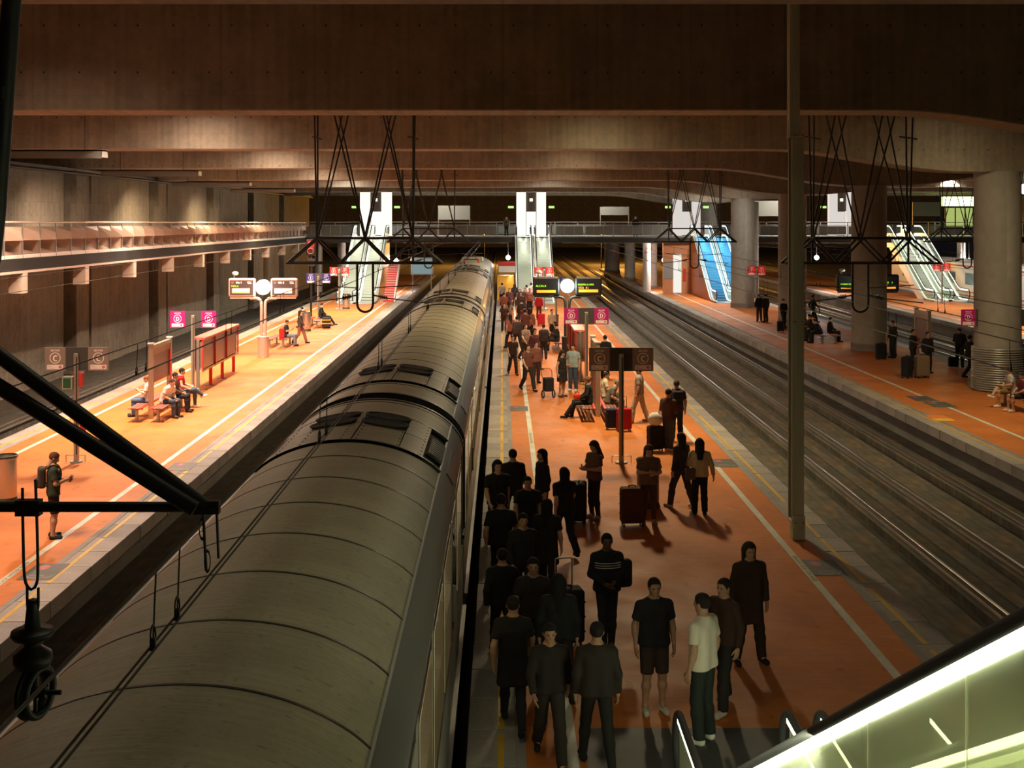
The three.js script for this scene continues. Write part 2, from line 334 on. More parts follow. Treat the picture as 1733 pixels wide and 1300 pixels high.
for (let c = 0; c < 4; c++) {
  const z0 = JOINTS[c] + 0.3, z1 = JOINTS[c + 1] - 0.3, len = z1 - z0;
  const names = ['rounded commuter train carriage under the viewing walkway', 'second carriage of the train, between two roof joints', 'third carriage of the train, lit amber towards its far joint', 'last carriage of the train, reaching the far walkway'];
  const car = thing('train_carriage', names[c], 'train', [TX, 0, -z0], 0, 'carriages of the standing train');
  const s = new THREE.Shape(); s.moveTo(-TA + 0.02, -0.55); s.lineTo(-TA + 0.02, TC);
  for (let i = 0; i <= 24; i++) { const [x, y] = roofAt(Math.PI - Math.PI * i / 24, -0.022); s.lineTo(x, y); }
  s.lineTo(TA - 0.02, -0.55);
  part('shell', new THREE.ExtrudeGeometry(s, { depth: len, bevelEnabled: false }).translate(0, 0, -len), shellMat, car);
  part('underframe', box(2.5, 0.5, len - 1, 0, -0.75, -len / 2), shellMat, car);
  const acs = []; if (c > 0) acs.push(1.5); if (c < 3) acs.push(len - 1.5 - 2.25 - (c === 0 ? 0.1 : 0));
  for (const a of acs) acUnit(car, -a);
  // roof sheets between raised seams
  let z = 0.02;
  const inAC = q => acs.find(a => q > a - 1.26 && q < a + 2.28);
  while (z < len - 0.05) {
    const a = inAC(z);
    if (a !== undefined) {
      if (a - z > 0.06) part('roof_panel', roofSheet(30 * D2R, 150 * D2R, a - z - 0.03, 0, 0.012, 30), roofMat, car, [0, 0, -z]);
      z = a + 2.31; continue;
    }
    const l = Math.min(1.236, len - z);
    part('roof_panel', l > 1.235 ? sheetFull : roofSheet(30 * D2R, 150 * D2R, l, 0, 0.012, 30), roofMat, car, [0, 0, -z]);
    part('seam', beadGeo, frameMat, car, [0, 0, -(z + l - 0.01)]);
    z += l + 0.014;
  }
  for (const sd of [1, -1]) {
    const a = sd > 0 ? [2, 29.4] : [150.6, 178];
    part('cantrail', roofSheet(a[0] * D2R, a[1] * D2R, len, -0.004, 0.01, 8), bandMat, car);
    part('gutter', roofSheet((sd > 0 ? 29.4 : 149.6) * D2R, (sd > 0 ? 30.4 : 150.6) * D2R, len, 0, 0.03, 2), sideMat, car);
    const x = sd * (TA - 0.005);
    part('lower_side', box(0.03, 1.35, len, x, 0.2, -len / 2), sideMat, car);
    part('waist_rail', box(0.045, 0.06, len, x, 0.9, -len / 2), frameMat, car);
    part('sill_step', box(0.09, 0.07, len, x + sd * 0.03, -0.12, -len / 2), mat.steelGrey, car);
    // windows and doors
    let q = 0.5, k = 0;
    while (q < len - 1.4) {
      const door = k % 4 === 2, w = door ? 1.4 : 1.75;
      if (door) {
        const dr = part('door', rbox(0.04, 2.45, w - 0.06, 0.01, x, 1.22, -(q + w / 2)), sideMat, car);
        for (const e of [-1, 1]) part('door_pane', rbox(0.02, 1.3, w / 2 - 0.22, 0.008, x + sd * 0.018, 1.65, -(q + w / 2) + e * (w / 4 - 0.02)), mat.pane, dr);
        part('door_grip', box(0.04, 0.5, 0.03, x + sd * 0.035, 1.2, -(q + w / 2) + 0.08), mat.stainless, dr);
      } else {
        const wf = part('window_frame', rbox(0.035, 1.62, w, 0.012, x, 1.72, -(q + w / 2)), frameMat, car);
        part('lit_window_pane', rbox(0.018, 1.42, w - 0.16, 0.008, x + sd * 0.014, 1.72, -(q + w / 2)), mat.litPane, wf);
      }
      part('side_post', box(0.03, 1.64, 0.26, x, 1.72, -(q + w + 0.15)), sideMat, car);
      q += w + 0.3; k++;
    }
  }
  if (c < 3) {          // gangway at the far end
    const b = new THREE.Group(); b.name = 'gangway'; car.add(b); b.position.z = -len;
    const sh = new THREE.Shape(); sh.moveTo(-1.25, -0.2); sh.lineTo(-1.25, TC);
    for (let i = 0; i <= 20; i++) { const [x, y] = roofAt(Math.PI - Math.PI * i / 20, -0.12); sh.lineTo(x * 0.97, y); }
    sh.lineTo(1.25, -0.2);
    for (let k = 0; k < 4; k++) part('bellows_fold', new THREE.ExtrudeGeometry(sh, { depth: 0.08, bevelEnabled: true, bevelSize: 0.03, bevelThickness: 0.03, bevelSegments: 1 }).translate(0, 0, -0.12 - k * 0.15), mat.rubber, b);
  }
  for (const dz of [0, -len + 0.1]) part('end_frame', roofSheet(4 * D2R, 176 * D2R, 0.1, -0.02, 0.03, 30), frameMat, car, [0, 0, dz]);
  if (c === 3) {        // roof gear of the last carriage
    part('resistor_box', rbox(1.5, 0.3, 2.4, 0.05, 0, 3.5, -13), acMat, car);
    for (const s2 of [-0.5, 0.5]) part('insulator', cyl(0.05, 0.07, 0.3, 10, s2, 3.48, -9.5), mat.red, car);
    part('pantograph', [bar(V(-0.5, 3.6, -9.5), V(0.5, 3.6, -9.5), 0.03), bar(V(-0.4, 3.6, -9.5), V(-0.2, 3.95, -8.2), 0.025), bar(V(0.4, 3.6, -9.5), V(0.2, 3.95, -8.2), 0.025), bar(V(-0.2, 3.95, -8.2), V(-0.6, 4.01, -9.6), 0.02), bar(V(-0.8, 4.01, -9.6), V(0.8, 4.01, -9.6), 0.025)], mat.steelDark, car);
  }
}

// ================= lamp fittings =================
for (const [x, y, d, w, h, col, k, baf] of LAMPS) {
  const over = x < -12 ? 'above the balcony guard' : x < -10 ? 'above the wall-side platform' : x < 0 && d < 20 ? 'above the train roof' : x < 0 ? 'above the end of the train' : x < 10 ? 'above the train platform' : x < 20 ? 'above the column platform' : 'above the outermost platform';
  const bay = d < 30 ? 'before the first deep beam' : 'behind the ' + ['first', 'second', 'third', 'fourth', 'fifth', 'sixth'][Math.floor((d - 30.2) / 13.6)] + ' deep beam';
  const t = thing('lamp_trough', 'grey metal light trough ' + over + ', ' + bay, 'lamp', [x, y, -d], 0, 'light troughs under the roof');
  part('housing', box(w + 0.1, 0.05, h + 0.1, 0, 0.12, 0), mat.steelGrey, t);
  part('lip', [box(w + 0.1, 0.28 + (baf > 0.2 ? 0.2 : 0), 0.02, 0, baf > 0.2 ? -0.1 : 0, h / 2 + 0.04), box(w + 0.1, 0.12, 0.02, 0, 0.08, -h / 2 - 0.04), box(0.02, baf + 0.14, h + 0.1, w / 2 + 0.04, 0.07 - baf / 2, 0), box(0.02, baf + 0.14, h + 0.1, -w / 2 - 0.04, 0.07 - baf / 2, 0)], mat.steelGrey, t);
  part('diffuser', box(w - 0.02, 0.01, h - 0.02, 0, 0.085, 0), glow(col, 4), t);
  part('hanger', [bar(V(-w / 3, 0.14, 0), V(-w / 3, HALL_Y - y, 0), 0.012), bar(V(w / 3, 0.14, 0), V(w / 3, HALL_Y - y, 0), 0.012)], mat.steelDark, t);
  rectLight(V(x, y + 0.075, -d), DOWN, V(1, 0, 0), w, h, col, k);
}

// ================= balcony along the wall =================
{
  const b = thing('balcony', 'wall balcony with folded metal guard panels and a pale handrail', 'balcony', [-16.9, 5.08, -40], 0, null, 'structure');
  b.rotation.x = -0.0048;
  const d0 = -14, d1 = 62;                       // metres before and after the anchor
  const sp = (x0, x1, y0, y1, a, c) => box(x1 - x0, y1 - y0, c - a, (x0 + x1) / 2, (y0 + y1) / 2, -(a + c) / 2);
  part('deck', sp(-3.9, 0.05, -0.3, 0, d0, d1), mat.slabConcrete, b);
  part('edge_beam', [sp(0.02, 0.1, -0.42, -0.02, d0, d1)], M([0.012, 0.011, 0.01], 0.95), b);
  part('edge_ledge', [sp(0.02, 0.16, -0.52, -0.44, d0, d1)], M([0.55, 0.45, 0.38], 0.6), b);
  part('handrail', bar(V(0.05, 1.26, -d0), V(0.05, 1.26, -d1), 0.035, 10), M([0.7, 0.66, 0.6], 0.35, { metalness: 0.4 }), b);
  const pm = M([0.36, 0.25, 0.19], 0.55, { metalness: 0.2, side: THREE.DoubleSide });
  const W = 1.55, f = 0.3;
  // one folded plate: creases swap between the upper and lower half
  const pg = (() => {
    const P = [[0, 0.16, 0.0], [W, 0.16, 0.0], [0.05, 0.4, f * 0.2], [W / 2, 0.24, 0], [W / 2, 0.62, -f], [W, 0.62, 0], [0, 0.62, 0], [W / 2, 0.621, f], [W / 2, 1.0, 0], [0, 1.08, 0], [W, 1.08, 0]];
    const q = [];
    const tri = (a, b2, c) => q.push(...[a, b2, c].flatMap(([z, y, x]) => [x, y, -z]));
    const L0 = [0, 0.14, 0], R0 = [W, 0.14, 0], LM = [0, 0.62, 0], RM = [W, 0.62, 0], LT = [0, 1.1, 0], RT = [W, 1.1, 0];
    const b0 = [W / 2, 0.34, -f], b1 = [W / 2, 0.62, -f * 1.2], t0 = [W / 2, 0.62, f * 1.2], t1 = [W / 2, 0.9, f];
    tri(L0, b0, R0); tri(L0, LM, b1); tri(L0, b1, b0); tri(R0, b0, b1); tri(R0, b1, RM);
    tri(LT, RT, t1); tri(LT, t1, t0); tri(LT, t0, LM); tri(RT, RM, t0); tri(RT, t0, t1);
    tri(LM, t0, b1); tri(RM, b1, t0);
    const g = new THREE.BufferGeometry(); g.setAttribute('position', new THREE.Float32BufferAttribute(q, 3)); g.setAttribute('uv', new THREE.Float32BufferAttribute(new Float32Array(q.length / 3 * 2), 2)); g.computeVertexNormals();
    return g;
  })();
  const post = [box(0.05, 1.24, 0.05, 0.02, 0.62, 0)];
  const pgP = mergeGeometries(post), kick = box(0.03, 0.13, W - 0.06, 0.04, 0.06, -W / 2);
  const kickM = M([0.72, 0.68, 0.64], 0.5);
  for (let d = d0, k = 0; d < d1 - W; d += W, k++) {
    part('guard_panel', pg, pm, b, [0.02, 0, -d]);
    part('guard_post', pgP, mat.steelGrey, b, [0.03, 0, -d]);
    part('kick_board', kick, kickM, b, [0.02, 0, -d]);
    if (k % 4 === 2) part('bracket', box(0.5, 0.75, 0.42, -0.1, -0.86, -d), M([0.55, 0.44, 0.36], 0.7), b);
  }
}
// ================= far walkway =================
const WZ = 101, DECK = 4.87;
{
  const w = thing('far_walkway', 'steel walkway crossing all tracks with barred railings', 'walkway', [0, DECK, -WZ], 0, null, 'structure');
  part('deck', box(71.5, 0.25, 8.6, 17.5, -0.125, -4.3), mat.slabConcrete, w);
  part('edge_girder', [box(71.5, 0.42, 0.15, 17.5, -0.32, 0.05), box(71.5, 0.42, 0.15, 17.5, -0.32, -8.5)], mat.steelDark, w);
  const gaps = [[-13.0, -9.3], [0.7, 4.5], [15.9, 19.6], [32.9, 36.6]];
  const railM = M([0.42, 0.41, 0.38], 0.45, { metalness: 0.4 }), infill = M([0.20, 0.2, 0.185], 0.6);
  const panels = (z) => {
    for (let x = -18; x < 52.5; x += 2.5) {
      if (z > -1 && gaps.some(([a, c]) => x + 2.4 > a && x < c)) continue;
      const g = [box(2.46, 0.05, 0.06, 1.25, 1.2, 0), box(2.46, 0.04, 0.04, 1.25, 0.95, 0), box(2.46, 0.04, 0.04, 1.25, 0.12, 0), box(0.06, 1.2, 0.06, 0, 0.6, 0), box(0.04, 0.83, 0.04, 0.8, 0.53, 0), box(0.04, 0.83, 0.04, 1.65, 0.53, 0)];
      const rp = part('railing_panel', g, railM, w, [x, 0, z]);
      part('mesh_infill', box(2.3, 0.7, 0.015, 1.25, 0.53, -0.03), infill, rp);
    }
  };
  panels(0); panels(-8.5);
  const under = M([0.75, 0.74, 0.68], 0.6);
  for (const [x0, x1] of [[-8.5, 0.4], [5.2, 15.2], [20.5, 32]]) part('soffit_panel', box(x1 - x0, 0.03, 2.6, (x0 + x1) / 2, -0.56, -1.6), under, w);
  for (const x of [-16, -14, 12.6, 25, 40]) part('support', cyl(0.35, 0.35, DECK - 0.25, 20, x, -(DECK - 0.25) / 2 - 0.25, -2), mat.column, w);
}
// portals over the escalator heads: two lit white pylons with a dark panel between
const pylonGlow = glow([1, 0.95, 0.84], 1.15), pylonGlow2 = glow([1, 0.93, 0.86], 0.7);
function portal(x0, x1, where, k) {
  const p = thing('escalator_portal', 'pair of lit white pylons at the head of the escalators to the ' + where, 'portal', [0, DECK, -(WZ + 4.8)]);
  const w = (x1 - x0) * 0.32, m = k ? pylonGlow2 : pylonGlow;
  part('lit_pylon', box(w, 3.9, 0.6, x0 + w / 2, 1.95, 0), m, p);
  part('lit_pylon', box(w, 3.9, 0.6, x1 - w / 2, 1.95, 0), m, p);
  part('header_panel', box(x1 - x0 - 2 * w, 1.7, 0.2, (x0 + x1) / 2, 3.05, 0), M([0.16, 0.13, 0.11], 0.6), p);
  part('lit_door', box(x1 - x0 - 2 * w - 0.1, 2.1, 0.06, (x0 + x1) / 2, 1.1, -0.2), m, p);
  part('sign_light', box(0.26, 0.26, 0.03, (x0 + x1) / 2, 3.2, 0.12), glow([1, 0.9, 0.6], 2), p);
  for (const s of [-1, 1]) part('exit_sign', box(0.5, 0.2, 0.06, (x0 + x1) / 2 + s * ((x1 - x0) / 2 + 0.5), 2.55, 0.2), glow([0.5, 1, 0.25], 1.3), p);
  rectLight(V((x0 + x1) / 2, DECK + 2.2, -(WZ + 4.4)), V(0, -0.25, 1), V(1, 0, 0), x1 - x0, 3, [1, 0.94, 0.82], k ? 5 : 9);
}
portal(-12.7, -9.9, 'wall-side platform'); portal(1.27, 3.9, 'train platform'); portal(15.3, 17.7, 'column platform', 1); portal(29.2, 31.5, 'outermost platform', 1);
for (const [x0, y0, x1, y1, where] of [[742, 348, 795, 372, 'over the train'], [1016, 350, 1064, 364, 'over the empty tracks'], [1264, 340, 1320, 366, 'behind the third column'], [1545, 342, 1592, 366, 'beside the shop front']]) {
  const a = at(x0, y0, 108), b = at(x1, y1, 108);
  const t = thing('notice_board', 'plain pale notice board on the far walkway ' + where, 'board', [(a.x + b.x) / 2, DECK, -108], 0, 'pale boards above the far walkway');
  part('panel', box(b.x - a.x, a.y - b.y, 0.08, 0, (a.y + b.y) / 2 - DECK, 0), M([0.22, 0.21, 0.18], 0.7), t);
  for (const s of [-1, 1]) part('leg', box(0.07, a.y - DECK, 0.07, s * (b.x - a.x) / 2, (a.y - DECK) / 2, 0), mat.steelGrey, t);
}

// ================= escalators =================
// profile: u from the lower newel, v height; 30 degree slope
const T30 = Math.tan(Math.PI / 6);
const ledGlow = { near: glow([0.95, 1, 0.70], 6), white: glow([1, 0.98, 0.86], 2.6), blue: glow([0.62, 0.86, 1], 2.6) };
const goldTex = dataTex(256, (u, v) => { const a = hash(Math.floor(u * 40), Math.floor(v * 40), 91); const j = (u * 40) % 1 < 0.12 || (v * 40) % 1 < 0.12; return j ? [70, 45, 14] : [200 + 55 * a, 130 + 70 * a, 20 + 60 * a]; }, true, 1);
function escalator(o) {          // o: label, x0, x1, zb (depth of the lower newel), dir +1 climbs away, rise, led, steps colour
  const t = thing('escalator', o.label, 'escalator', [0, 0, -o.zb], o.dir > 0 ? 0 : Math.PI, o.group);
  const X0 = o.dir > 0 ? o.x0 : -o.x1, X1 = o.dir > 0 ? o.x1 : -o.x0, R = o.rise, U0 = 2.05, U1 = U0 + R / T30, UE = U1 + 1.9;
  const path = h => { const p = []; for (let u = 0.3; u < 1.7; u += 0.35) p.push([u, h]); p.push([U0 - 0.1, h + 0.03]); for (let k = 0; k <= 10; k++) { const u = U0 + 0.35 + (U1 - U0 - 0.7) * k / 10; p.push([u, h + (u - U0) * T30]); } p.push([U1 + 0.1, h + R - 0.03]); for (let u = U1 + 0.5; u < UE; u += 0.4) p.push([u, h + R]); return p; };
  const prof = (u, h) => h + Math.min(R, Math.max(0, (u - U0) * T30));
  const glass = o.glass || mat.glass, led = ledGlow[o.led];
  for (const x of [X0, X1]) {
    const inn = x === X0 ? 1 : -1;
    // handrail with a newel loop at each end
    const pts = []; const newel = (u, v, s) => { const q = []; for (let k = 0; k <= 6; k++) { const a = -Math.PI / 2 + Math.PI * k / 6; q.push([u - s * 0.36 * Math.cos(a), v - 0.36 + 0.36 * Math.sin(a)]); } return q; };
    const full = [...newel(0.36, 0.95, 1), ...path(0.95).slice(1), ...newel(UE + 0.1, 0.95 + R, -1).reverse()];
    part('handrail', tube(full.map(([u, v]) => V(x, v, -u)), 0.042, o.fine ? 180 : 90, o.fine ? 10 : 6), mat.rubber, t);
    // light strip directly under the handrail
    const lp = path(0.885), lw = o.fine ? 0.05 : 0.07, lh = o.fine ? 0.06 : 0.1;
    const sh = []; for (const [u, v] of lp) sh.push([u, v]);
    const strip = (pp, w2, h2, xc) => { const s = new THREE.Shape(); s.moveTo(pp[0][0], pp[0][1] + h2 / 2); for (const [u, v] of pp.slice(1)) s.lineTo(u, v + h2 / 2); for (const [u, v] of pp.slice().reverse()) s.lineTo(u, v - h2 / 2); return new THREE.ExtrudeGeometry(s, { depth: w2, bevelEnabled: false }).translate(0, 0, -w2 / 2).rotateY(Math.PI / 2).translate(xc, 0, 0); };
    part('light_strip', strip(lp, lw, lh, x), led, t);
    part('skirt_light', strip(path(0.13), 0.03, o.fine ? 0.03 : 0.06, x + inn * 0.05), led, t);
    part('skirt_panel', strip(path(0.0), 0.08, 0.24, x + inn * 0.02), mat.stainless, t);
    part('decking', strip(path(0.13), 0.16, 0.03, x - inn * 0.06), mat.aluminium, t);
    // glass panels
    const nP = o.fine ? 9 : 5;
    for (let k = 0; k < nP; k++) {
      const a = 0.35 + (UE - 0.35) * k / nP + 0.006, c = 0.35 + (UE - 0.35) * (k + 1) / nP - 0.006, s = new THREE.Shape();
      const us = [a]; for (const q of [U0, U1]) if (q > a && q < c) us.push(q); us.push(c);
      s.moveTo(us[0], prof(us[0], 0.14)); for (const u of us) s.lineTo(u, prof(u, 0.87)); for (const u of us.slice().reverse()) s.lineTo(u, prof(u, 0.14));
      part('glass_panel', new THREE.ExtrudeGeometry(s, { depth: 0.012, bevelEnabled: false }).translate(0, 0, -0.006).rotateY(Math.PI / 2).translate(x, 0, 0), glass, t);
    }
    // side cladding from the slope down
    const s = new THREE.Shape(); s.moveTo(0.4, 0.02); s.lineTo(U0, 0.02); s.lineTo(U1, R); s.lineTo(UE, R); s.lineTo(UE, R - 0.9);
    if (o.gold && x === (o.gold > 0 ? X1 : X0)) { s.lineTo(UE, 0.0); s.lineTo(0.4, 0.0); } else { s.lineTo(U1, R - 0.95); s.lineTo(U0 + 1.4, 0.0); s.lineTo(0.4, 0.0); }
    const g = new THREE.ExtrudeGeometry(s, { depth: 0.05, bevelEnabled: false }).rotateY(Math.PI / 2).translate(x - (inn > 0 ? 0.1 : -0.05), 0, 0);
    part('side_cladding', metreUV(g), o.gold && x === (o.gold > 0 ? X1 : X0) ? M([0.75, 0.40, 0.06], 0.45, { map: goldTex, metalness: 0.3 }) : o.clad || mat.aluminium, t);
    const mid = (U0 + U1) / 2, dirv = o.dir > 0 ? -1 : 1;
    const c = V(o.dir > 0 ? x + inn * 0.05 : -(x + inn * 0.05), 0.86 + R / 2, -o.zb + dirv * mid);
    rectLight(c, V((o.dir > 0 ? 1 : -1) * inn * 0.55, -1, 0), V(0, R, dirv * (U1 - U0)), Math.hypot(R, U1 - U0), 0.05, o.led === 'blue' ? [0.5, 0.8, 1] : o.led === 'near' ? [0.93, 1, 0.66] : [1, 0.98, 0.86], o.power);
  }
  const xm = (X0 + X1) / 2, sw = X1 - X0 - 0.16;
  part('lower_landing', [box(sw + 0.1, 0.03, 1.9, xm, 0.015, -0.95)], mat.stainless, t);
  part('upper_landing', [box(sw + 0.1, 0.03, 2.2, xm, R + 0.005, -(U1 + 1.1))], mat.stainless, t);
  const n = Math.round(R / 0.2), sg = [new THREE.BoxGeometry(sw, 0.02, 0.4), new THREE.BoxGeometry(sw, 0.2, 0.012).translate(0, -0.1, 0.2)], step = mergeGeometries(sg);
  const sm = o.step || M([0.12, 0.12, 0.11], 0.5, { metalness: 0.4 });
  for (let k = 0; k < n; k++) part('step', step, sm, t, [xm, (k + 0.5) * R / n, -(U0 + (k + 0.5) * R / n / T30)]);
  const s2 = new THREE.Shape(); s2.moveTo(U0, -0.02); s2.lineTo(U1, R - 0.3); s2.lineTo(UE, R - 0.3); s2.lineTo(UE, R - 0.9); s2.lineTo(U1, R - 0.95); s2.lineTo(U0 + 1.5, -0.02);
  part('truss', new THREE.ExtrudeGeometry(s2, { depth: X1 - X0, bevelEnabled: false }).rotateY(Math.PI / 2).translate(X0, 0, 0), mat.steelDark, t);
  return t;
}
const nearGlass = new THREE.MeshPhysicalMaterial({ color: new THREE.Color().setRGB(0.86, 0.89, 0.74), roughness: 0.18, transmission: 0.68, thickness: 0, ior: 1.5 });
escalator({ label: 'escalator with glowing balustrades nearest the train, dropping from the viewing walkway', x0: 1.98, x1: 3.2, zb: 13.5, dir: -1, rise: 4.95, led: 'near', power: 42, fine: true, glass: nearGlass });
escalator({ label: 'second escalator from the viewing walkway, beside its twin on the track side', x0: 3.58, x1: 4.8, zb: 13.5, dir: -1, rise: 4.95, led: 'near', power: 42, fine: true, glass: nearGlass });
const paleStep = M([0.42, 0.45, 0.38], 0.6, { metalness: 0.1 });
for (const [x, label, gold] of [[-12.4, 'white-lit escalator to the wall-side platform, on its wall side', 0], [-10.9, 'white-lit escalator to the wall-side platform, beside a gold panel', 1]]) escalator({ label, x0: x, x1: x + 1.2, zb: 88.3, dir: 1, rise: DECK, led: 'white', power: 26, step: paleStep, gold });
for (const [x, label] of [[1.2, 'white-lit escalator to the train platform, on the train side'], [2.75, 'white-lit escalator to the train platform, on the empty track side']]) escalator({ label, x0: x, x1: x + 1.2, zb: 88.5, dir: 1, rise: DECK, led: 'white', power: 26, step: paleStep });
for (const [x, label, gold] of [[16.25, 'blue-lit escalator on the column platform, beside a gold panel', -1], [17.75, 'blue-lit escalator on the column platform, next to a round column', 0]]) escalator({ label, x0: x, x1: x + 1.2, zb: 89.5, dir: 1, rise: DECK, led: 'blue', power: 30, step: M([0.05, 0.24, 0.42], 0.5), gold });
for (const [x, label] of [[33.3, 'white-lit escalator to the outermost platform, on the track side'], [34.8, 'white-lit escalator to the outermost platform, away from the track']]) escalator({ label, x0: x, x1: x + 1.2, zb: 91, dir: 1, rise: DECK, led: 'white', power: 26, step: paleStep });
{ // blue screen panel behind the blue escalators
  solo('blue_panel', box(4.4, 4.2, 0.1, 18.0, 2.1, -103.6), M([0.02, 0.30, 0.62], 0.5), 'bright blue wall panel beside the blue-lit escalators', 'panel');
}
// viewing walkway the photograph is taken from
{
  const w = thing('viewing_walkway', 'concrete viewing walkway at the head of the escalators', 'walkway', [0, 0, 0], 0, null, 'structure');
  part('deck', [span(-20.8, 1.85, 4.6, 4.95, -5, 0.6), span(4.95, 53, 4.6, 4.95, -5, 0.6), span(1.85, 4.95, 4.6, 4.95, -5, 0.9)], mat.slabConcrete, w);
}
// red staircase and lamps under the far walkway
{
  const s = thing('red_staircase', 'narrow staircase with bright red risers and a white stringer', 'staircase', [-8.75, 0, -91]);
  for (let k = 0; k < 16; k++) { const st = part('stair_step', box(0.8, 0.03, 0.3, 0, 0.17 * (k + 1), -0.28 * k), M([0.5, 0.45, 0.42], 0.6), s); part('riser', box(0.8, 0.15, 0.02, 0, 0.17 * (k + 1) - 0.09, -0.28 * k + 0.14), mat.red, st); }
  const sh = new THREE.Shape(); sh.moveTo(0, 0); sh.lineTo(0.4, 0); sh.lineTo(4.7, 2.6); sh.lineTo(4.7, 3.1); sh.lineTo(0, 0.4);
  part('stringer', new THREE.ExtrudeGeometry(sh, { depth: 0.08, bevelEnabled: false }).rotateY(Math.PI / 2).translate(0.42, 0, 0.2), M([0.75, 0.74, 0.72], 0.5), s);
}
for (const [px, py, d, where] of [[670, 441, 102.3, 'by the red staircase'], [1124, 440, 102.3, 'on the column platform'], [1382, 436, 102.3, 'past the second column'], [1640, 441, 102.3, 'by the red and white train'], [860, 436, 102.3, 'over the orange kiosk']]) {
  const p = at(px, py, d);
  const t = thing('globe_lamp', 'dazzling white globe lamp on a stalk ' + where, 'lamp', p, 0);
  part('globe', new THREE.SphereGeometry(0.2, 20, 14), glow([1, 0.86, 0.82], 14), t);
  part('stalk', cyl(0.03, 0.03, DECK - 0.25 - p.y, 8, 0, (DECK - 0.25 - p.y) / 2, 0), mat.steelDark, t);
  const l = new THREE.PointLight(new THREE.Color().setRGB(1, 0.82, 0.74), 90); l.position.copy(p); l.castShadow = true; l.shadow.radius = 8; scene.add(l);
}
// kiosk
{
  const k = thing('orange_kiosk', 'small orange kiosk at the foot of the train platform escalators', 'kiosk', [0.25, 0, -92]);
  part('body', rbox(1.3, 2.0, 1.4, 0.05, 0, 1.0, 0), M([0.85, 0.42, 0.04], 0.5), k);
  part('canopy', rbox(1.3, 0.5, 1.2, 0.05, 0.1, 2.5, 0), M([0.7, 0.68, 0.65], 0.5), k);
  part('red_band', box(1.32, 0.3, 1.22, 0.1, 2.9, 0), mat.red, k);
}
// sodium lamps down the line
for (const [px, py, d, where] of [[1018, 391, 165, 'beside the empty tracks'], [1041, 391, 190, 'furthest beyond the empty tracks'], [820, 392, 185, 'beyond the end of the train']]) {
  const p = at(px, py, d), t = thing('sodium_lamp', 'orange sodium lamp on a mast ' + where, 'lamp', [p.x, -1.1, p.z], 0, 'sodium lamps down the line');
  part('mast', cyl(0.06, 0.09, p.y + 1.0, 8, 0, (p.y + 1.0) / 2, -0.2), mat.steelDark, t);
  part('lamp_head', new THREE.SphereGeometry(0.2, 14, 10).translate(0, p.y + 1.1, 0), glow(SODIUM, 12), t);
  const l = new THREE.PointLight(new THREE.Color().setRGB(...SODIUM), 1100); l.position.set(p.x, p.y, p.z); l.castShadow = true; l.shadow.radius = 8; scene.add(l);
}
// shop front with a glaring yellow-green sign
{
  const a = at(1594, 330, 108.6);
  const t = thing('shop_front', 'glaring yellow-green lit shop front behind the far walkway', 'shop', [a.x, DECK, -108.6]);
  part('light_box', box(3.3, 0.85, 0.3, 1.6, 3.1, 0.2), glow([0.92, 1, 0.45], 5), t);
  part('window_light', box(2.4, 2.4, 0.1, 1.6, 1.3, 0), glow([0.7, 0.85, 0.25], 0.55), t);
  for (const x of [0.3, 1.2, 2.1, 3.0]) part('mullion', box(0.09, 2.5, 0.16, x, 1.3, 0.05), mat.steelDark, t);
  rectLight(V(a.x + 1.6, DECK + 3, -108.1), V(0, -0.4, 1), V(1, 0, 0), 3.3, 0.9, [0.92, 1, 0.5], 30);
}
{ // lamp glaring past the jacketed column
  const p = at(1734, 320, 62), t = thing('floodlight', 'glaring white floodlight beside the jacketed column', 'lamp', p);
  part('lens', new THREE.SphereGeometry(0.26, 18, 12), glow([0.95, 1, 0.85], 16), t);
  part('arm', cyl(0.04, 0.04, HALL_Y - p.y, 8, 0, (HALL_Y - p.y) / 2, -0.2), mat.steelDark, t);
  const l = new THREE.PointLight(new THREE.Color().setRGB(0.95, 1, 0.85), 120); l.position.copy(p); l.castShadow = true; l.shadow.radius = 8; scene.add(l);
}

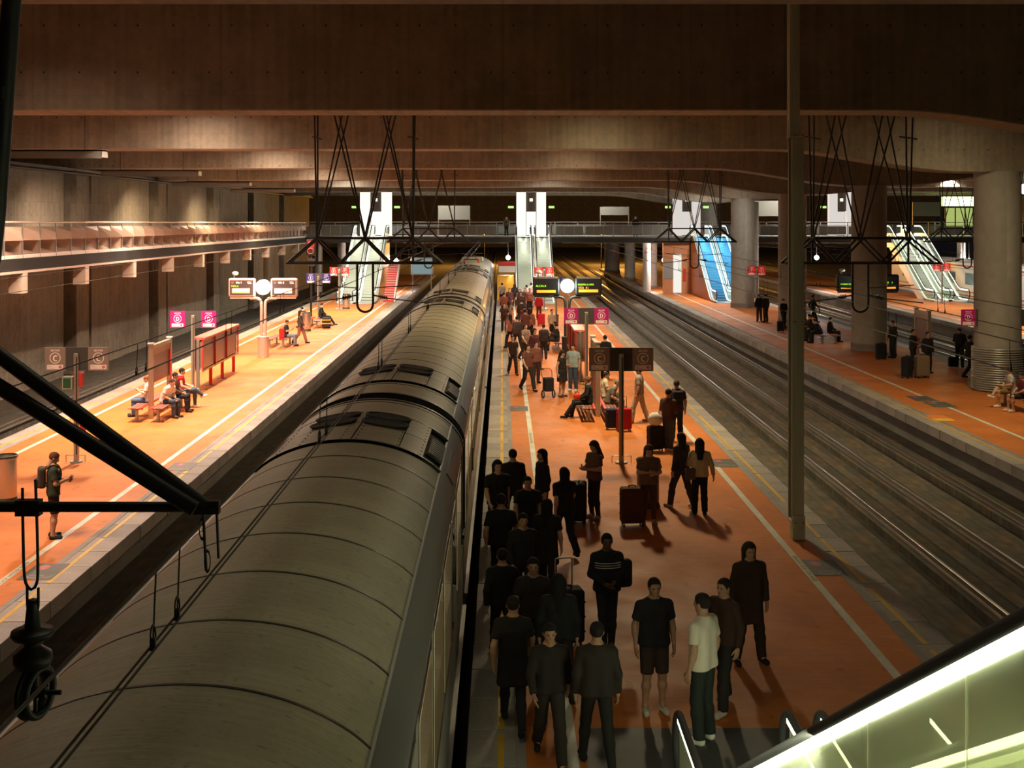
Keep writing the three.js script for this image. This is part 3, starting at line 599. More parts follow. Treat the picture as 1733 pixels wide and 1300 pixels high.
// ================= overhead line =================
function truss(xc, d, label) {
  const t = thing('catenary_truss', label, 'gantry', [xc, 0, -d]);
  const yu = EYE - 0.58, yl = EYE - 1.27, top = HALL_Y, n = 1.34, r = 0.032;
  const add = (name, a, b, q = r) => part(name, bar(a, b, q, 7), mat.steelDark, t);
  for (const z of [-0.28, 0.28]) {
    add('upper_chord', V(-n, yu, z), V(n, yu, z)); add('lower_chord', V(-2.16, yl, z), V(2.16, yl, z));
    for (const s of [-1, 1]) { add('diagonal', V(0, yu, z), V(s * 0.68, yl, z)); add('diagonal', V(s * n, yu, z), V(s * 0.68, yl, z)); add('diagonal', V(s * n, yu, z), V(s * 2.14, yl, z)); }
    for (const s of [-1, 1]) {
      add('hanger', V(0, yu, z * 0.5), V(s * (top - yu) * 0.23, top, z * 3.4), 0.024);
      add('hanger', V(s * n, yu, z * 0.5), V(s * n - s * (top - yu) * 0.23, top, z * 3.4), 0.024);
      add('hanger', V(s * n, yu, z * 0.3), V(s * n + s * 0.05, top, z * 1.6), 0.026);
    }
  }
  for (const s of [-1, 1]) { add('post', V(s * n, yu, 0), V(s * n, yu - 0.69, 0)); add('strut', V(s * n - 0.16, yu + 2.85, -0.25), V(s * n + 0.16, yu + 2.75, 0.25), 0.022); }
  // hoop between the tracks, with an arm to each contact wire
  const hp = [V(-0.22, yl, 0), V(-0.22, yl - 0.6, 0), V(-0.22, yl - 1.1, 0)]; for (let k = 1; k < 6; k++) { const a = Math.PI + Math.PI * k / 6; hp.push(V(0.22 * Math.cos(a), yl - 1.15 + 0.22 * Math.sin(a), 0)); } hp.push(V(0.22, yl - 1.1, 0), V(0.22, yl - 0.6, 0), V(0.22, yl, 0));
  part('hoop', tube(hp, 0.034, 60, 8), mat.steelDark, t);
  for (const s of [-1, 1]) {
    const arm = part('register_arm', [bar(V(s * 0.22, yl - 0.9, 0), V(s * 0.7, yl - 1.0, 0), 0.02), bar(V(s * 0.7, yl - 1.0, 0), V(s * 1.75, yl - 1.12, 0), 0.016), bar(V(s * 0.22, yl - 0.7, 0), V(s * 1.5, yl - 0.62, 0), 0.014)], mat.steelDark, t);
    part('insulator', [0, 1, 2, 3].map(k => new THREE.CylinderGeometry(0.075, 0.04, 0.035, 12).rotateZ(-s * 1.4).translate(s * (0.42 + k * 0.06), yl - 0.945 - k * 0.012, 0)), mat.black, arm);
  }
  return t;
}
truss(-3.83, 33, 'hanging lattice gantry over the train and the empty trench track');
truss(-3.83, 61.5, 'second lattice gantry along the train, hung further down the hall');
truss(10, 33, 'hanging lattice gantry over the two empty tracks beside the pale mast');
truss(10, 61.5, 'second lattice gantry over the empty tracks, in front of the blue escalators');
truss(24.2, 61.5, 'lattice gantry over the tracks behind the round columns');
// wires
const wireM = M([0.03, 0.028, 0.025], 0.5, { metalness: 0.3 });
for (const [x, label, d0] of [[-1.98, 'pair of contact wires over the standing train', -8], [-5.85, 'pair of contact wires over the empty trench track', -8], [-16.4, 'pair of contact wires along the retaining wall', -8], [8.35, 'pair of contact wires over the track by the train platform', -8], [11.65, 'pair of contact wires over the track by the column platform', -8], [22.7, 'pair of contact wires behind the column platform', 20], [26, 'pair of contact wires along the outermost platform', 20]]) {
  const t = thing('contact_wire', label, 'wire', [x, 0, 0]);
  const y = x === -1.98 ? 4.06 : 3.98, ms = y + (x === -1.98 ? 0.42 : 0.5);
  for (const s of [-0.018, 0.018]) part('wire', bar(V(s, y, -d0), V(s, y, -125), 0.008, 5), wireM, t);
  part('messenger_wire', bar(V(0, ms, -d0), V(0, ms, -125), 0.010, 5), wireM, t);
  for (let d = 6.7; d < 120; d += 6.1) if (d > d0) for (const e of [0, 0.5]) part('dropper', [bar(V(0, y, -d - e), V(0, ms, -d - e - 0.06), 0.006, 5), new THREE.TorusGeometry(0.035, 0.007, 5, 12).scale(0.5, 1.6, 1).rotateY(0.9).translate(0, y + 0.07, -d - e), box(0.03, 0.07, 0.03, 0, y + 0.02, -d - e)], wireM, t);
}
// tensioning gear close to the viewing walkway
{
  const D = 6.4, t = thing('tensioning_gear', 'black steel arms with hanging insulator and pulley over the train roof', 'gantry', [0, 0, 0]);
  const A = (x, y, z = D) => at(x, y, z);
  part('cross_bar', bar(A(-120, 858), A(368, 858), 0.028, 10), mat.black, t);
  part('diagonal_arm', bar(A(-36, 576), A(346, 858), 0.042, 10), mat.black, t);
  part('diagonal_arm', bar(A(-44, 628, D - 0.08), A(330, 862, D - 0.08), 0.042, 10), mat.black, t);
  part('end_plate', [box(0.14, 0.07, 0.05).translate(...A(350, 858).toArray())], mat.black, t);
  part('hanger_tube', bar(A(125, -1476), A(-6, 360), 0.05, 12), mat.steelDark, t);
  part('hanger_collar', bar(A(4, 148), A(2, 166), 0.06, 12), mat.black, t);
  part('hanger_foot', bar(A(-6, 360), A(-60, 858), 0.05, 12), mat.steelDark, t);
  part('wire_clamp', [bar(A(344, 868), A(349, 966), 0.008, 6), bar(A(367, 868), A(370, 945), 0.008, 6), new THREE.TorusGeometry(0.04, 0.007, 5, 14).scale(0.4, 1.4, 1).translate(...A(342, 895).toArray()), new THREE.TorusGeometry(0.04, 0.007, 5, 14).scale(0.4, 1.4, 1).translate(...A(351, 950).toArray())], mat.black, t);
  const u = part('u_bolt', [tube([A(38, 826), A(39, 900), A(41, 970), A(46, 992), A(54, 998), A(61, 990), A(64, 970), A(63, 900), A(60, 812)], 0.0085, 50, 8)], mat.black, t);
  part('clamp_plate', [box(0.13, 0.025, 0.06).translate(...A(49, 868).toArray()), box(0.13, 0.02, 0.06).translate(...A(49, 849).toArray())], mat.black, u);
  part('shackle', [tube([A(46, 992), A(47, 1030), A(55, 1036), A(64, 1030), A(65, 995)], 0.008, 30, 8)], mat.black, t);
  const lat = []; const P0 = A(55, 1015);
  for (const [r, y] of [[0.0, 0], [0.028, 0], [0.03, -0.03], [0.042, -0.15], [0.11, -0.165], [0.115, -0.185], [0.1, -0.205], [0.05, -0.215], [0.045, -0.25], [0.10, -0.29], [0.105, -0.33], [0.09, -0.36], [0.05, -0.37], [0.0, -0.39]]) lat.push(new THREE.Vector2(r, y));
  part('insulator_disc', new THREE.LatheGeometry(lat, 32).translate(P0.x, P0.y, P0.z), mat.black, t);
  const W = A(60, 1172);
  for (const s of [-0.022, 0.022]) part('pulley_wheel', new THREE.TorusGeometry(0.125, 0.02, 10, 32).rotateY(1.35).translate(W.x + s, W.y, W.z), mat.black, t);
  part('pulley_yoke', [bar(V(W.x, W.y + 0.26, W.z), V(W.x, W.y, W.z), 0.02), cyl(0.03, 0.03, 0.12, 12).rotateZ(Math.PI / 2).translate(W.x, W.y, W.z), bar(V(W.x, W.y - 0.1, W.z), V(W.x, W.y + 0.1, W.z), 0.012), cyl(0.014, 0.014, 0.1, 8).rotateZ(Math.PI / 2).translate(W.x + 0.09, W.y, W.z)], mat.black, t);
}
// pale square mast standing on the train platform
{
  const b = V(5.97, 0, -23.9), t = thing('square_mast', 'pale green-grey square steel mast standing by the white line', 'mast', b);
  const mm = M([0.66, 0.66, 0.46], 0.55, { map: plainTex });
  part('lower_tube', rbox(0.255, 0.5, 0.255, 0.02, 0, 0.25, 0), mm, t);
  part('middle_tube', rbox(0.25, 7.6, 0.25, 0.02, -0.02, 4.3, 0), mm, t);
  part('upper_tube', rbox(0.215, HALL_Y - 8.1, 0.215, 0.02, -0.08, (HALL_Y + 8.1) / 2, 0), mm, t);
  for (const y of [0.36, 4.4, 8.15]) { const c = part('collar', rbox(0.275, 0.06, 0.275, 0.01, y > 8 ? -0.05 : -0.01, y, 0), mm, t); for (const s of [-0.08, 0.08]) part('bolt', cyl(0.014, 0.014, 0.02, 8).rotateX(Math.PI / 2).translate(s, y, 0.14), mat.black, c); }
  part('cable_duct', box(0.05, 8.0, 0.06, -0.165, 4.45, 0.02), M([0.22, 0.23, 0.15], 0.6), t);
}

// ================= signs and platform furniture =================
const FONT = 'sans-serif';
function sectorTex(letter, bg, ink, via) {
  return canvasTex(256, 288, (c, w, h) => {
    c.fillStyle = bg; c.fillRect(0, 0, w, h);
    c.fillStyle = ink; c.textAlign = 'center'; c.textBaseline = 'middle';
    c.font = 'bold 32px ' + FONT; c.fillText('SECTOR', w / 2, 36);
    c.lineWidth = 9; c.strokeStyle = ink; c.beginPath(); c.arc(w / 2, 132, 66, 0, 7); c.stroke();
    c.font = 'bold 104px ' + FONT; c.fillText(letter, w / 2, 136);
    c.fillStyle = '#e9dfd6'; c.fillRect(24, 218, w - 48, 58);
    c.fillStyle = '#6a5f58'; c.textAlign = 'left'; c.font = 'bold 19px ' + FONT; c.fillText(via, 40, 236); c.font = '17px ' + FONT; c.fillText('Cercan\u00edas', 40, 259);
    c.save(); c.translate(w - 62, 247); c.rotate(Math.PI / 4); c.fillStyle = '#c3282d'; c.fillRect(-16, -16, 32, 32); c.restore();
    c.fillStyle = '#e9dfd6'; c.font = 'bold 24px ' + FONT; c.textAlign = 'center'; c.fillText(via.slice(-1), w - 62, 248);
  });
}
const SECT = { C: ['#897a6e', '#fff2e4'], D: ['#b0106e', '#ffe9f2'], E: ['#26236f', '#d8d6ff'], F: ['#d81f1a', '#ffd9d0'] };
const dBlank = M([0.10, 0.09, 0.085], 0.6);
const sTex = {};
function sectorSign(letter, x, d, via, where, gap = 0.30, post = true) {
  const t = thing('sector_sign', `${{ C: 'grey', D: 'magenta', E: 'navy', F: 'red' }[letter]} double sign for sector ${letter} ${where}`, 'sign', [x, 0, -d]);
  const [bg, ink] = SECT[letter];
  const key = letter + via; sTex[key] ??= M([1, 1, 1], 0.5, { map: sectorTex(letter, bg, ink, via) });
  const plate = M(letter === 'C' ? [0.25, 0.195, 0.155] : letter === 'D' ? [0.43, 0.005, 0.15] : letter === 'E' ? [0.02, 0.017, 0.16] : [0.68, 0.014, 0.01], 0.5);
  for (const s of [-1, 1]) {
    const xc = s * (gap + 0.275);
    const pn = part('sign_panel', box(0.55, 0.62, 0.03, xc, 2.74, 0), plate, t);
    part('sign_face', new THREE.PlaneGeometry(0.53, 0.60).translate(xc, 2.74, 0.0165), sTex[key], pn);
    part('sign_arm', box(gap + 0.06, 0.62, 0.02, s * (gap / 2 + 0.03), 2.74, -0.005), M([0.05, 0.047, 0.04], 0.6), pn);
  }
  if (post) {
    part('post', [rbox(0.13, 2.9, 0.10, 0.02, 0, 1.45, 0.04)], M([0.40, 0.36, 0.30], 0.35, { metalness: 0.6 }), t);
    part('post_groove', box(0.03, 2.6, 0.012, 0.02, 1.5, 0.093), mat.black, t);
    part('base_plate', [cyl(0.16, 0.17, 0.04, 20, 0, 0.02, 0.04)], mat.steelGrey, t);
    part('kick_rail', tube([V(-0.25, 0.02, 0.1), V(-0.25, 0.2, 0.1), V(0.25, 0.2, 0.1), V(0.25, 0.02, 0.1)], 0.013, 24, 6, false, 0.05), mat.stainless, t);
  }
  return t;
}
const wp = 'on the wall-side platform', tp = 'on the train platform', cp = 'on the column platform', op = 'on the outermost platform';
const sc = sectorSign('C', -11.3, 31.4, 'V\u00eda 1', wp);
{ const bx = part('alarm_box', rbox(0.28, 0.34, 0.16, 0.02, -0.2, 2.12, 0.1), M([0.30, 0.31, 0.24], 0.5), sc); part('alarm_face', box(0.2, 0.26, 0.01, -0.2, 2.12, 0.185), M([0.02, 0.09, 0.03], 0.4), bx); part('red_box', rbox(0.1, 0.36, 0.14, 0.01, 0.14, 2.2, 0.06), mat.red, sc); part('extinguisher', cyl(0.08, 0.08, 0.5, 14, 0.16, 0.95, 0.02), mat.red, sc); }
sectorSign('D', -11.4, 43.6, 'V\u00eda 1', wp);
sectorSign('E', -11.35, 73, 'V\u00eda 1', wp, 0.2);
sectorSign('F', -11.3, 82, 'V\u00eda 1', wp, 0.12);
sectorSign('C', 3.15, 31.3, 'V\u00eda 3', tp);
sectorSign('D', 3.2, 45, 'V\u00eda 3', tp);
sectorSign('E', 3.1, 68, 'V\u00eda 3', tp, 0.2);
sectorSign('F', 2.9, 82, 'V\u00eda 3', tp, 0.1);
sectorSign('D', COLUMNS_X[1], 44.3, 'V\u00eda 5', 'on arms either side of the jacketed column', 0.9, false);
sectorSign('F', 17.9, 83.2, 'V\u00eda 5', cp, 0.08);
sectorSign('F', 33.1, 89, 'V\u00eda 7', op, 0.1);

// departure displays with a clock between
function displayTex(lines, head) {
  return canvasTex(384, 256, (c, w, h) => {
    c.fillStyle = head ? '#3b2a24' : '#0b0a09'; c.fillRect(0, 0, w, h);
    c.textBaseline = 'middle';
    if (head) { c.fillStyle = '#e23d31'; c.beginPath(); c.arc(44, 40, 22, 0, 7); c.fill(); c.fillStyle = '#fff0e2'; c.font = 'bold 44px ' + FONT; c.fillText(head, 96, 42); c.font = 'bold 20px ' + FONT; c.fillText('Salidas', 284, 30); c.fillText('Trenes', 292, 54); }
    for (const [txt, x, y, col, sz, block] of lines) { c.fillStyle = col; if (block) c.fillRect(x, y, block[0], block[1]); else { c.font = `bold ${sz}px monospace`; c.fillText(txt, x, y); } }
  });
}
function displayPair(x, d, y, where, left, right, post, frame, lit) {
  const t = thing('departure_display', 'pair of departure displays flanking a glowing clock ' + where, 'display', [x, 0, -d]);
  for (const [s, spec] of [[-1, left], [1, right]]) {
    const xc = s * 0.98;
    const bd = part('display_case', rbox(1.26, 0.88, 0.28, 0.1, xc, y, 0, 4), frame, t);
    const tx = displayTex(spec.lines, spec.head);
    part('display_screen', new THREE.PlaneGeometry(1.08, 0.70).translate(xc, y, 0.1415), new THREE.MeshStandardMaterial({ map: tx, roughness: 0.4, emissive: 0xffffff, emissiveMap: tx, emissiveIntensity: lit }), bd);
    part('case_foot', box(1.1, 0.06, 0.2, xc, y - 0.48, 0), frame, bd);
  }
  const ck = part('clock', cyl(0.36, 0.36, 0.2, 36).rotateX(Math.PI / 2).translate(0, y + 0.02, 0), frame, t);
  part('clock_light_face', new THREE.CircleGeometry(0.32, 36).translate(0, y + 0.02, 0.105), glow([0.80, 1, 0.93], 4.2), ck);
  part('clock_hands', [box(0.025, 0.24, 0.006, 0, y + 0.13, 0.112), box(0.16, 0.03, 0.006, 0.07, y + 0.02, 0.112)], M([0.3, 0.35, 0.33], 0.6), ck);
  for (const s of [-1, 1]) part('post', tube([V(s * 0.62, y - 0.5, 0), V(s * 0.3, y - 0.5, 0), V(s * 0.13, y - 0.62, 0), V(s * 0.09, y - 0.9, 0), V(s * 0.09, 1.6, 0), V(s * 0.09, 0.9, 0)], 0.07, 50, 10), post, t);
  part('base_drum', new THREE.LatheGeometry([[0, 0], [0.27, 0], [0.27, 0.02], [0.255, 0.04], [0.255, 0.94], [0.265, 0.95], [0.265, 0.98], [0, 0.98]].map(([a, b]) => new THREE.Vector2(a, b)), 32), post, t);
  const cam = part('camera_mount', [cyl(0.03, 0.03, 0.2, 8, -1.35, y + 0.52, 0)], mat.steelGrey, t); part('camera_dome', new THREE.SphereGeometry(0.11, 16, 12).scale(1.4, 0.9, 1).translate(-1.3, y + 0.66, 0), mat.aluminium, cam);
  const p = new THREE.PointLight(new THREE.Color().setRGB(0.8, 1, 0.93), 9); p.position.set(x, y + 0.02, -d + 0.35); p.castShadow = true; p.shadow.radius = 8; scene.add(p);
  return t;
}
const GR = '#86d81e', OR = '#ff9a2a', PEACH = '#f2c9a4';
const pinkSteel = M([0.62, 0.44, 0.36], 0.35, { metalness: 0.5 });
displayPair(-11.1, 54.9, 3.24, wp, { head: 'V\u00eda 1', lines: [['PARLA', 22, 100, GR, 40], ['', 36, 138, PEACH, 0, [290, 80]], ['', 36, 196, OR, 0, [290, 14]]] }, { head: 'V\u00eda 2', lines: [['', 36, 138, PEACH, 0, [290, 84]]] }, pinkSteel, pinkSteel, 0.75);
displayPair(3.02, 54.9, 3.3, tp, { lines: [['ALCALA', 18, 118, GR, 48], ['', 36, 190, OR, 0, [312, 44]]] }, { lines: [['GUADALAJARA', 16, 96, GR, 40], ['VIA 4:', 24, 150, OR, 50], ['', 28, 180, OR, 0, [320, 46]]] }, mat.steelDark, mat.black, 1.25);
displayPair((1468 - CX) * 61 / F, 61, 3.12, 'either side of the second column', { lines: [['CHAMARTIN', 30, 150, GR, 36], ['', 40, 208, OR, 0, [290, 26]]] }, { lines: [['ARANJUEZ  5', 30, 120, GR, 40], ['VIA 6:', 36, 166, OR, 46], ['', 36, 194, OR, 0, [310, 40]]] }, mat.steelDark, mat.black, 1.25);

// map and poster boards along the platform axis
const mapTex = canvasTex(512, 256, (c, w, h) => { c.fillStyle = '#b3a79a'; c.fillRect(0, 0, w, h); seed = 99; for (let k = 0; k < 26; k++) { c.strokeStyle = ['#7a3b3b', '#5d6f7d', '#7d7a52', '#8d8479', '#c0b6aa'][k % 5]; c.lineWidth = 3; c.beginPath(); c.moveTo(rr(0, w), rr(0, h)); for (let j = 0; j < 4; j++) c.lineTo(rr(0, w), rr(0, h)); c.stroke(); } c.fillStyle = '#8b6f66'; c.fillRect(0, 0, w, 26); });
const mapM = M([1, 1, 1], 0.3, { map: mapTex });
function tallBoard(x, d, where, len = 2.1) {
  const t = thing('map_board', 'tall steel framed map board on two posts ' + where, 'board', [x, 0, -d]);
  const st = M([0.50, 0.42, 0.33], 0.3, { metalness: 0.6 });
  for (const z of [0, -len]) { part('post', rbox(0.16, 2.4, 0.12, 0.02, 0, 1.2, z), st, t); part('post_cap', rbox(0.2, 0.05, 0.16, 0.01, 0, 2.42, z), mat.aluminium, t); }
  part('top_rail', box(0.14, 0.12, len - 0.1, 0, 2.3, -len / 2), st, t);
  part('map_panel', box(0.06, 1.05, len - 0.16, 0, 1.66, -len / 2), mapM, t);
  part('header', box(0.09, 0.2, len - 0.16, 0, 2.14, -len / 2), M([0.5, 0.36, 0.26], 0.5), t);
  part('red_strip', box(0.03, 1.6, 0.05, 0.07, 1.2, -len + 0.12), mat.red, t);
  return t;
}
function redBoard(x, d, where) {
  const t = thing('display_case', 'long red framed poster case on legs ' + where, 'display case', [x, 0, -d]);
  const L = 5.8;
  part('top_hood', rbox(0.5, 0.1, L, 0.03, 0, 1.98, -L / 2), M([0.75, 0.16, 0.1], 0.45), t);
  for (const z of [0, -1.9, -3.8, -L]) { part('leg', rbox(0.12, z === 0 ? 1.95 : 0.85, 0.09, 0.01, 0, z === 0 ? 0.97 : 0.42, z), z === 0 ? mat.steelGrey : mat.red, t); for (const s of [-1, 1]) part('mullion', box(0.05, 1.25, 0.06, s * 0.18, 1.38, z), mat.red, t); part('foot_plate', box(0.4, 0.02, 0.2, 0, 0.01, z), mat.steelGrey, t); }
  for (let k = 0; k < 3; k++) part('poster', box(0.3, 1.05, 1.78, 0, 1.38, -0.95 - 1.93 * k), mapM, t);
  part('bottom_rail', box(0.4, 0.07, L, 0, 0.8, -L / 2), M([0.55, 0.46, 0.36], 0.4), t);
}
tallBoard(-11.35, 38.2, wp); redBoard(-11.3, 43.9, wp);
tallBoard(3.12, 38.6, tp); redBoard(3.1, 47, tp);
tallBoard(18.6, 51.5, 'on the column platform', 1.6);

const slatM = M([0.25, 0.1, 0.07], 0.5);
// benches: two-sided slatted seats
function bench(x, d, len, where) { halfBench(x, d, len, 'facing the train side ' + where, x < 0 ? 1 : -1); halfBench(x, d, len, 'facing away from the train ' + where, x < 0 ? -1 : 1); }
function halfBench(x, d, len, where, sd) {
  const t = thing('bench', 'low slatted bench ' + where, 'bench', [x + sd * 0.34, 0, -d]);
  for (const z of [0.25, len - 0.25]) part('bench_leg', [box(0.08, 0.4, 0.1, 0, 0.2, -z), box(0.36, 0.05, 0.1, 0, 0.4, -z), box(0.3, 0.03, 0.14, 0, 0.015, -z)], mat.steelGrey, t);
  for (let k = 0; k < 4; k++) part('seat_slat', rbox(0.09, 0.03, len, 0.008, -0.165 + k * 0.11, 0.44, -len / 2, 1), k === (sd > 0 ? 0 : 3) ? mat.red : slatM, t);
  return t;
}
bench(-11.3, 37.4, 3.2, wp + ' under the map board'); bench(-11.25, 58.6, 2.4, wp + ' past the display posts'); bench(-11.2, 69.0, 3.0, wp + ' behind a bin');
bench(3.1, 37.4, 3.4, tp + ' under the map board'); bench(3.05, 56.8, 3.2, tp + ' past the display posts'); bench(16.8, 60.5, 3.2, cp + ' by the second column'); halfBench(17.8, 38.9, 2.4, 'in front of the jacketed column', -1);

// bins
const binM = M([0.56, 0.50, 0.44], 0.25, { metalness: 0.85 });
function bin(x, d, where, sack) {
  const t = thing('litter_bin', 'round brushed steel litter bin ' + where, 'bin', [x, 0, -d]);
  part('drum', new THREE.LatheGeometry([[0.245, 0.12], [0.25, 0.13], [0.25, 0.98], [0.262, 0.985], [0.262, 1.05], [0.24, 1.05], [0.24, 0.95], [0.235, 0.2]].map(([a, b]) => new THREE.Vector2(a, b)), 40), sack ? M([0.16, 0.13, 0.11], 0.3, { metalness: 0.7 }) : binM, t);
  part('plinth', cyl(0.24, 0.28, 0.12, 32, 0, 0.06, 0), mat.steelDark, t);
  part('rim', new THREE.TorusGeometry(0.255, 0.02, 8, 40).rotateX(Math.PI / 2).translate(0, 1.05, 0), mat.black, t);
  if (sack) part('waste_sack', new THREE.SphereGeometry(0.225, 20, 12).scale(1, 0.5, 1).translate(0, 0.9, 0), M([0.35, 0.34, 0.32], 0.5), t);
  return t;
}
bin(-11.35, 27, wp + ' beside the man with a backpack'); bin(3.28, 26.6, 'with an open top ' + tp, true);
bin(-11.2, 67.6, wp + ' before the seated group'); bin(-11.1, 84, wp + ' near the escalators'); bin(2.9, 66, tp + ' near the distant sign'); bin(18.4, 55.9, 'against the second column');

// floor print
function padTex(letter, col) { return canvasTex(256, 256, (c, w, h) => { c.fillStyle = '#4d4b46'; c.fillRect(0, 0, w, h); c.fillStyle = '#3f4a3a'; c.fillRect(0, 128, w, 30); c.fillStyle = col; c.beginPath(); c.ellipse(86, 62, 46, 40, 0, 0, 7); c.fill(); c.fillStyle = '#8a8478'; c.font = 'bold 60px ' + FONT; c.fillText(letter, 68, 84); c.strokeStyle = '#9a6a5c'; c.lineWidth = 7; c.beginPath(); c.ellipse(110, 205, 60, 22, 0, 0, 7); c.stroke(); c.strokeStyle = '#8a8a80'; c.beginPath(); c.moveTo(190, 230); c.lineTo(230, 190); c.stroke(); }); }
const padC = M([1, 1, 1], 0.6, { map: padTex('C', '#a8453c') }), padD = M([1, 1, 1], 0.6, { map: padTex('D', '#8a2f66') });
const stripTex = (txt, flip) => canvasTex(1024, 40, (c, w, h) => { c.fillStyle = '#b9b39c'; c.fillRect(0, 0, w, h); c.fillStyle = '#3b3a32'; c.font = 'bold 34px ' + FONT; c.textAlign = 'center'; c.textBaseline = 'middle'; c.fillText(txt, w / 2, h / 2 + 2); });
const st1 = M([1, 1, 1], 0.6, { map: stripTex('DEJEN SALIR  ANTES DE ENTRAR') });
function pad(plat, x, d, m, w = 0.62, l = 1.0) { const g = new THREE.PlaneGeometry(w, l).rotateX(-Math.PI / 2).translate(x, 0.006, -d); part('floor_pad', g, m, plat); }
const words = (plat, x, d, s) => part('line_lettering', new THREE.PlaneGeometry(3.2, 0.13).rotateX(-Math.PI / 2).rotateY(s * Math.PI / 2).translate(x, 0.0065, -d), st1, plat);
{ const p = G(1395, 961); pad(platM, p.x, -p.z, padC); words(platM, 5.59, -G(1352, 965).z + 0.1, 1); }
{ const p = G(1225, 784); pad(platM, p.x, -p.z, padD); }
{ const p = G(908, 966); pad(platM, p.x - 0.05, -p.z, padC); words(platM, 0.85, -G(945, 985).z, -1); }
{ const p = G(878, 692); pad(platM, p.x, -p.z, padD); words(platM, 0.85, 34.8, -1); }
{ const p = G(285, 790); pad(platL, -8.35, -p.z, padD); words(platL, -8.93, -G(30, 985).z + 0.4, 1); }
{ const p = G(72, 968); pad(platL, -8.4, -p.z, padC); }
for (const [x, y, m] of [[1563, 676, padD], [1593, 686, padC]]) { const p = G(x, y); const loc = platR.worldToLocal(p.clone()); platR.updateMatrixWorld(); part('floor_pad', new THREE.PlaneGeometry(0.8, 1.2).rotateX(-Math.PI / 2).translate(p.x * Math.cos(0.0092) + -p.z * -Math.sin(-0.0092) * 1, 0.006, p.z), m, platR); }
// coloured stop mark on the coping of the column platform
{ const p = G(1572, 707); part('stop_mark', [box(0.6, 0.012, 0.55, p.x + 0.32 + 0.0092 * -p.z, 0.004, p.z), box(0.02, 0.3, 0.55, p.x + 0.0 + 0.0092 * -p.z, -0.15, p.z)], M([0.75, 0.16, 0.02], 0.5), platR); part('stop_mark', [box(0.6, 0.012, 0.5, p.x + 0.32 + 0.0092 * -p.z, 0.004, p.z + 0.55), box(0.02, 0.3, 0.5, p.x + 0.0092 * -p.z, -0.15, p.z + 0.55)], M([0.75, 0.42, 0.03], 0.5), platR); }
{ const p = G(842, 727); part('orange_mark', box(0.55, 0.006, 0.12, -0.13, 0.004, p.z), M([0.75, 0.3, 0.02], 0.5), platM); }
part('landing_mat', span(1.02, 5.1, 0, 0.008, 10.5, 15.02), M([0.09, 0.09, 0.085], 0.6, { map: plainTex }), platM);
// red rail signal by the balcony
{
  const p = at(526, 470, 76), t = thing('rail_signal', 'rail signal showing red on a post by the balcony', 'signal', [p.x, 0, p.z]);
  part('post', cyl(0.07, 0.07, 5.1, 10, 0, 2.55, -0.12), mat.steelDark, t);
  part('head', rbox(0.62, 1.05, 0.2, 0.1, 0, 4.55, 0), mat.black, t);
  part('red_light', new THREE.SphereGeometry(0.15, 16, 12).scale(1, 1, 0.5).translate(0, 4.82, 0.12), glow([1, 0.03, 0.03], 9), t);
  part('dark_lens', cyl(0.16, 0.16, 0.06, 24).rotateX(Math.PI / 2).translate(0, 4.35, 0.12), mat.pane, t);
  part('lens_ring', new THREE.TorusGeometry(0.18, 0.025, 8, 28).translate(0, 4.35, 0.14), mat.steelGrey, t);
  part('route_box', rbox(0.45, 0.5, 0.2, 0.03, 0, 3.6, 0), mat.black, t);
  const l = new THREE.PointLight(0xff1010, 8); l.position.set(p.x, 4.82, p.z + 0.4); l.castShadow = true; l.shadow.radius = 8; scene.add(l);
}
// signs, doors and a train at the outer platform
{
  const t = thing('commuter_train', 'white commuter train with red stripes at the outermost platform', 'train', [38.6, 0, -74]);
  part('body', rbox(2.9, 3.4, 42, 0.3, 0, 1.3, -18, 4), M([0.72, 0.68, 0.66], 0.35), t);
  for (const y of [0.55, 0.25]) part('red_stripe', box(2.94, 0.09, 41, 0, y, -18), mat.red, t);
  part('roof_stripe', box(2.94, 0.12, 41, 0, 2.6, -18), mat.red, t);
  for (let k = 0; k < 10; k++) part('window_pane', rbox(2.95, 0.95, 1.7, 0.05, 0, 1.6, -1.5 - k * 3.7), M([0.16, 0.24, 0.24], 0.1), t);
  part('cab_window', rbox(1.9, 1.0, 0.06, 0.03, 0, 1.75, 3.02), mat.pane, t);
  part('skirt', box(2.6, 0.6, 40, 0, -0.65, -18), mat.steelDark, t);
  track(38.6, 30, 260, 'track under the red and white train');
}
// pale columns and service walls under the far walkway
for (const [px, w, h, d, col, label] of [[1066, 1.1, 4.5, 125, [0.5, 0.46, 0.4], 'pale round column at the far end of the empty tracks'], [1036, 1.8, 4.5, 143, [0.5, 0.46, 0.4], 'stout round column down the line past the far walkway'], [1102, 1.1, 4.5, 110, [0.5, 0.46, 0.4], 'grey column beside the pale one under the far walkway']]) { const c = thing('support_column', label, 'column', [(px - CX) * d / F, 0, -d], 0, null, 'structure'); part('shaft', cyl(w / 2, w / 2, h, 28, 0, h / 2 - 0.0, 0), M(col, 0.7, { map: plainTex }), c); part('collar', cyl(w / 2 + 0.05, w / 2 + 0.05, 0.2, 28, 0, 0.1, 0), mat.slabConcrete, c); part('drop', cyl(w / 2, w / 2, 1.1, 28, 0, -0.55, 0), mat.slabConcrete, c); }
{ const t = thing('service_wall', 'terracotta service wall with a lit white door on the column platform', 'wall block', [14.9, 0, -101.5]); part('wall_block', box(3.4, 4.3, 0.4, 0.6, 2.15, 0), M([0.5, 0.20, 0.09], 0.6), t); part('lit_door', box(0.7, 3.3, 0.06, 0.1, 1.7, 0.23), glow([1, 0.95, 0.85], 0.9), t); part('notice', box(1.1, 1.5, 0.05, -0.55, 2.0, 0.23), M([0.25, 0.24, 0.23], 0.5), t); part('red_hydrant', box(0.25, 1.0, 0.12, 0.72, 1.6, 0.25), mat.red, t); }
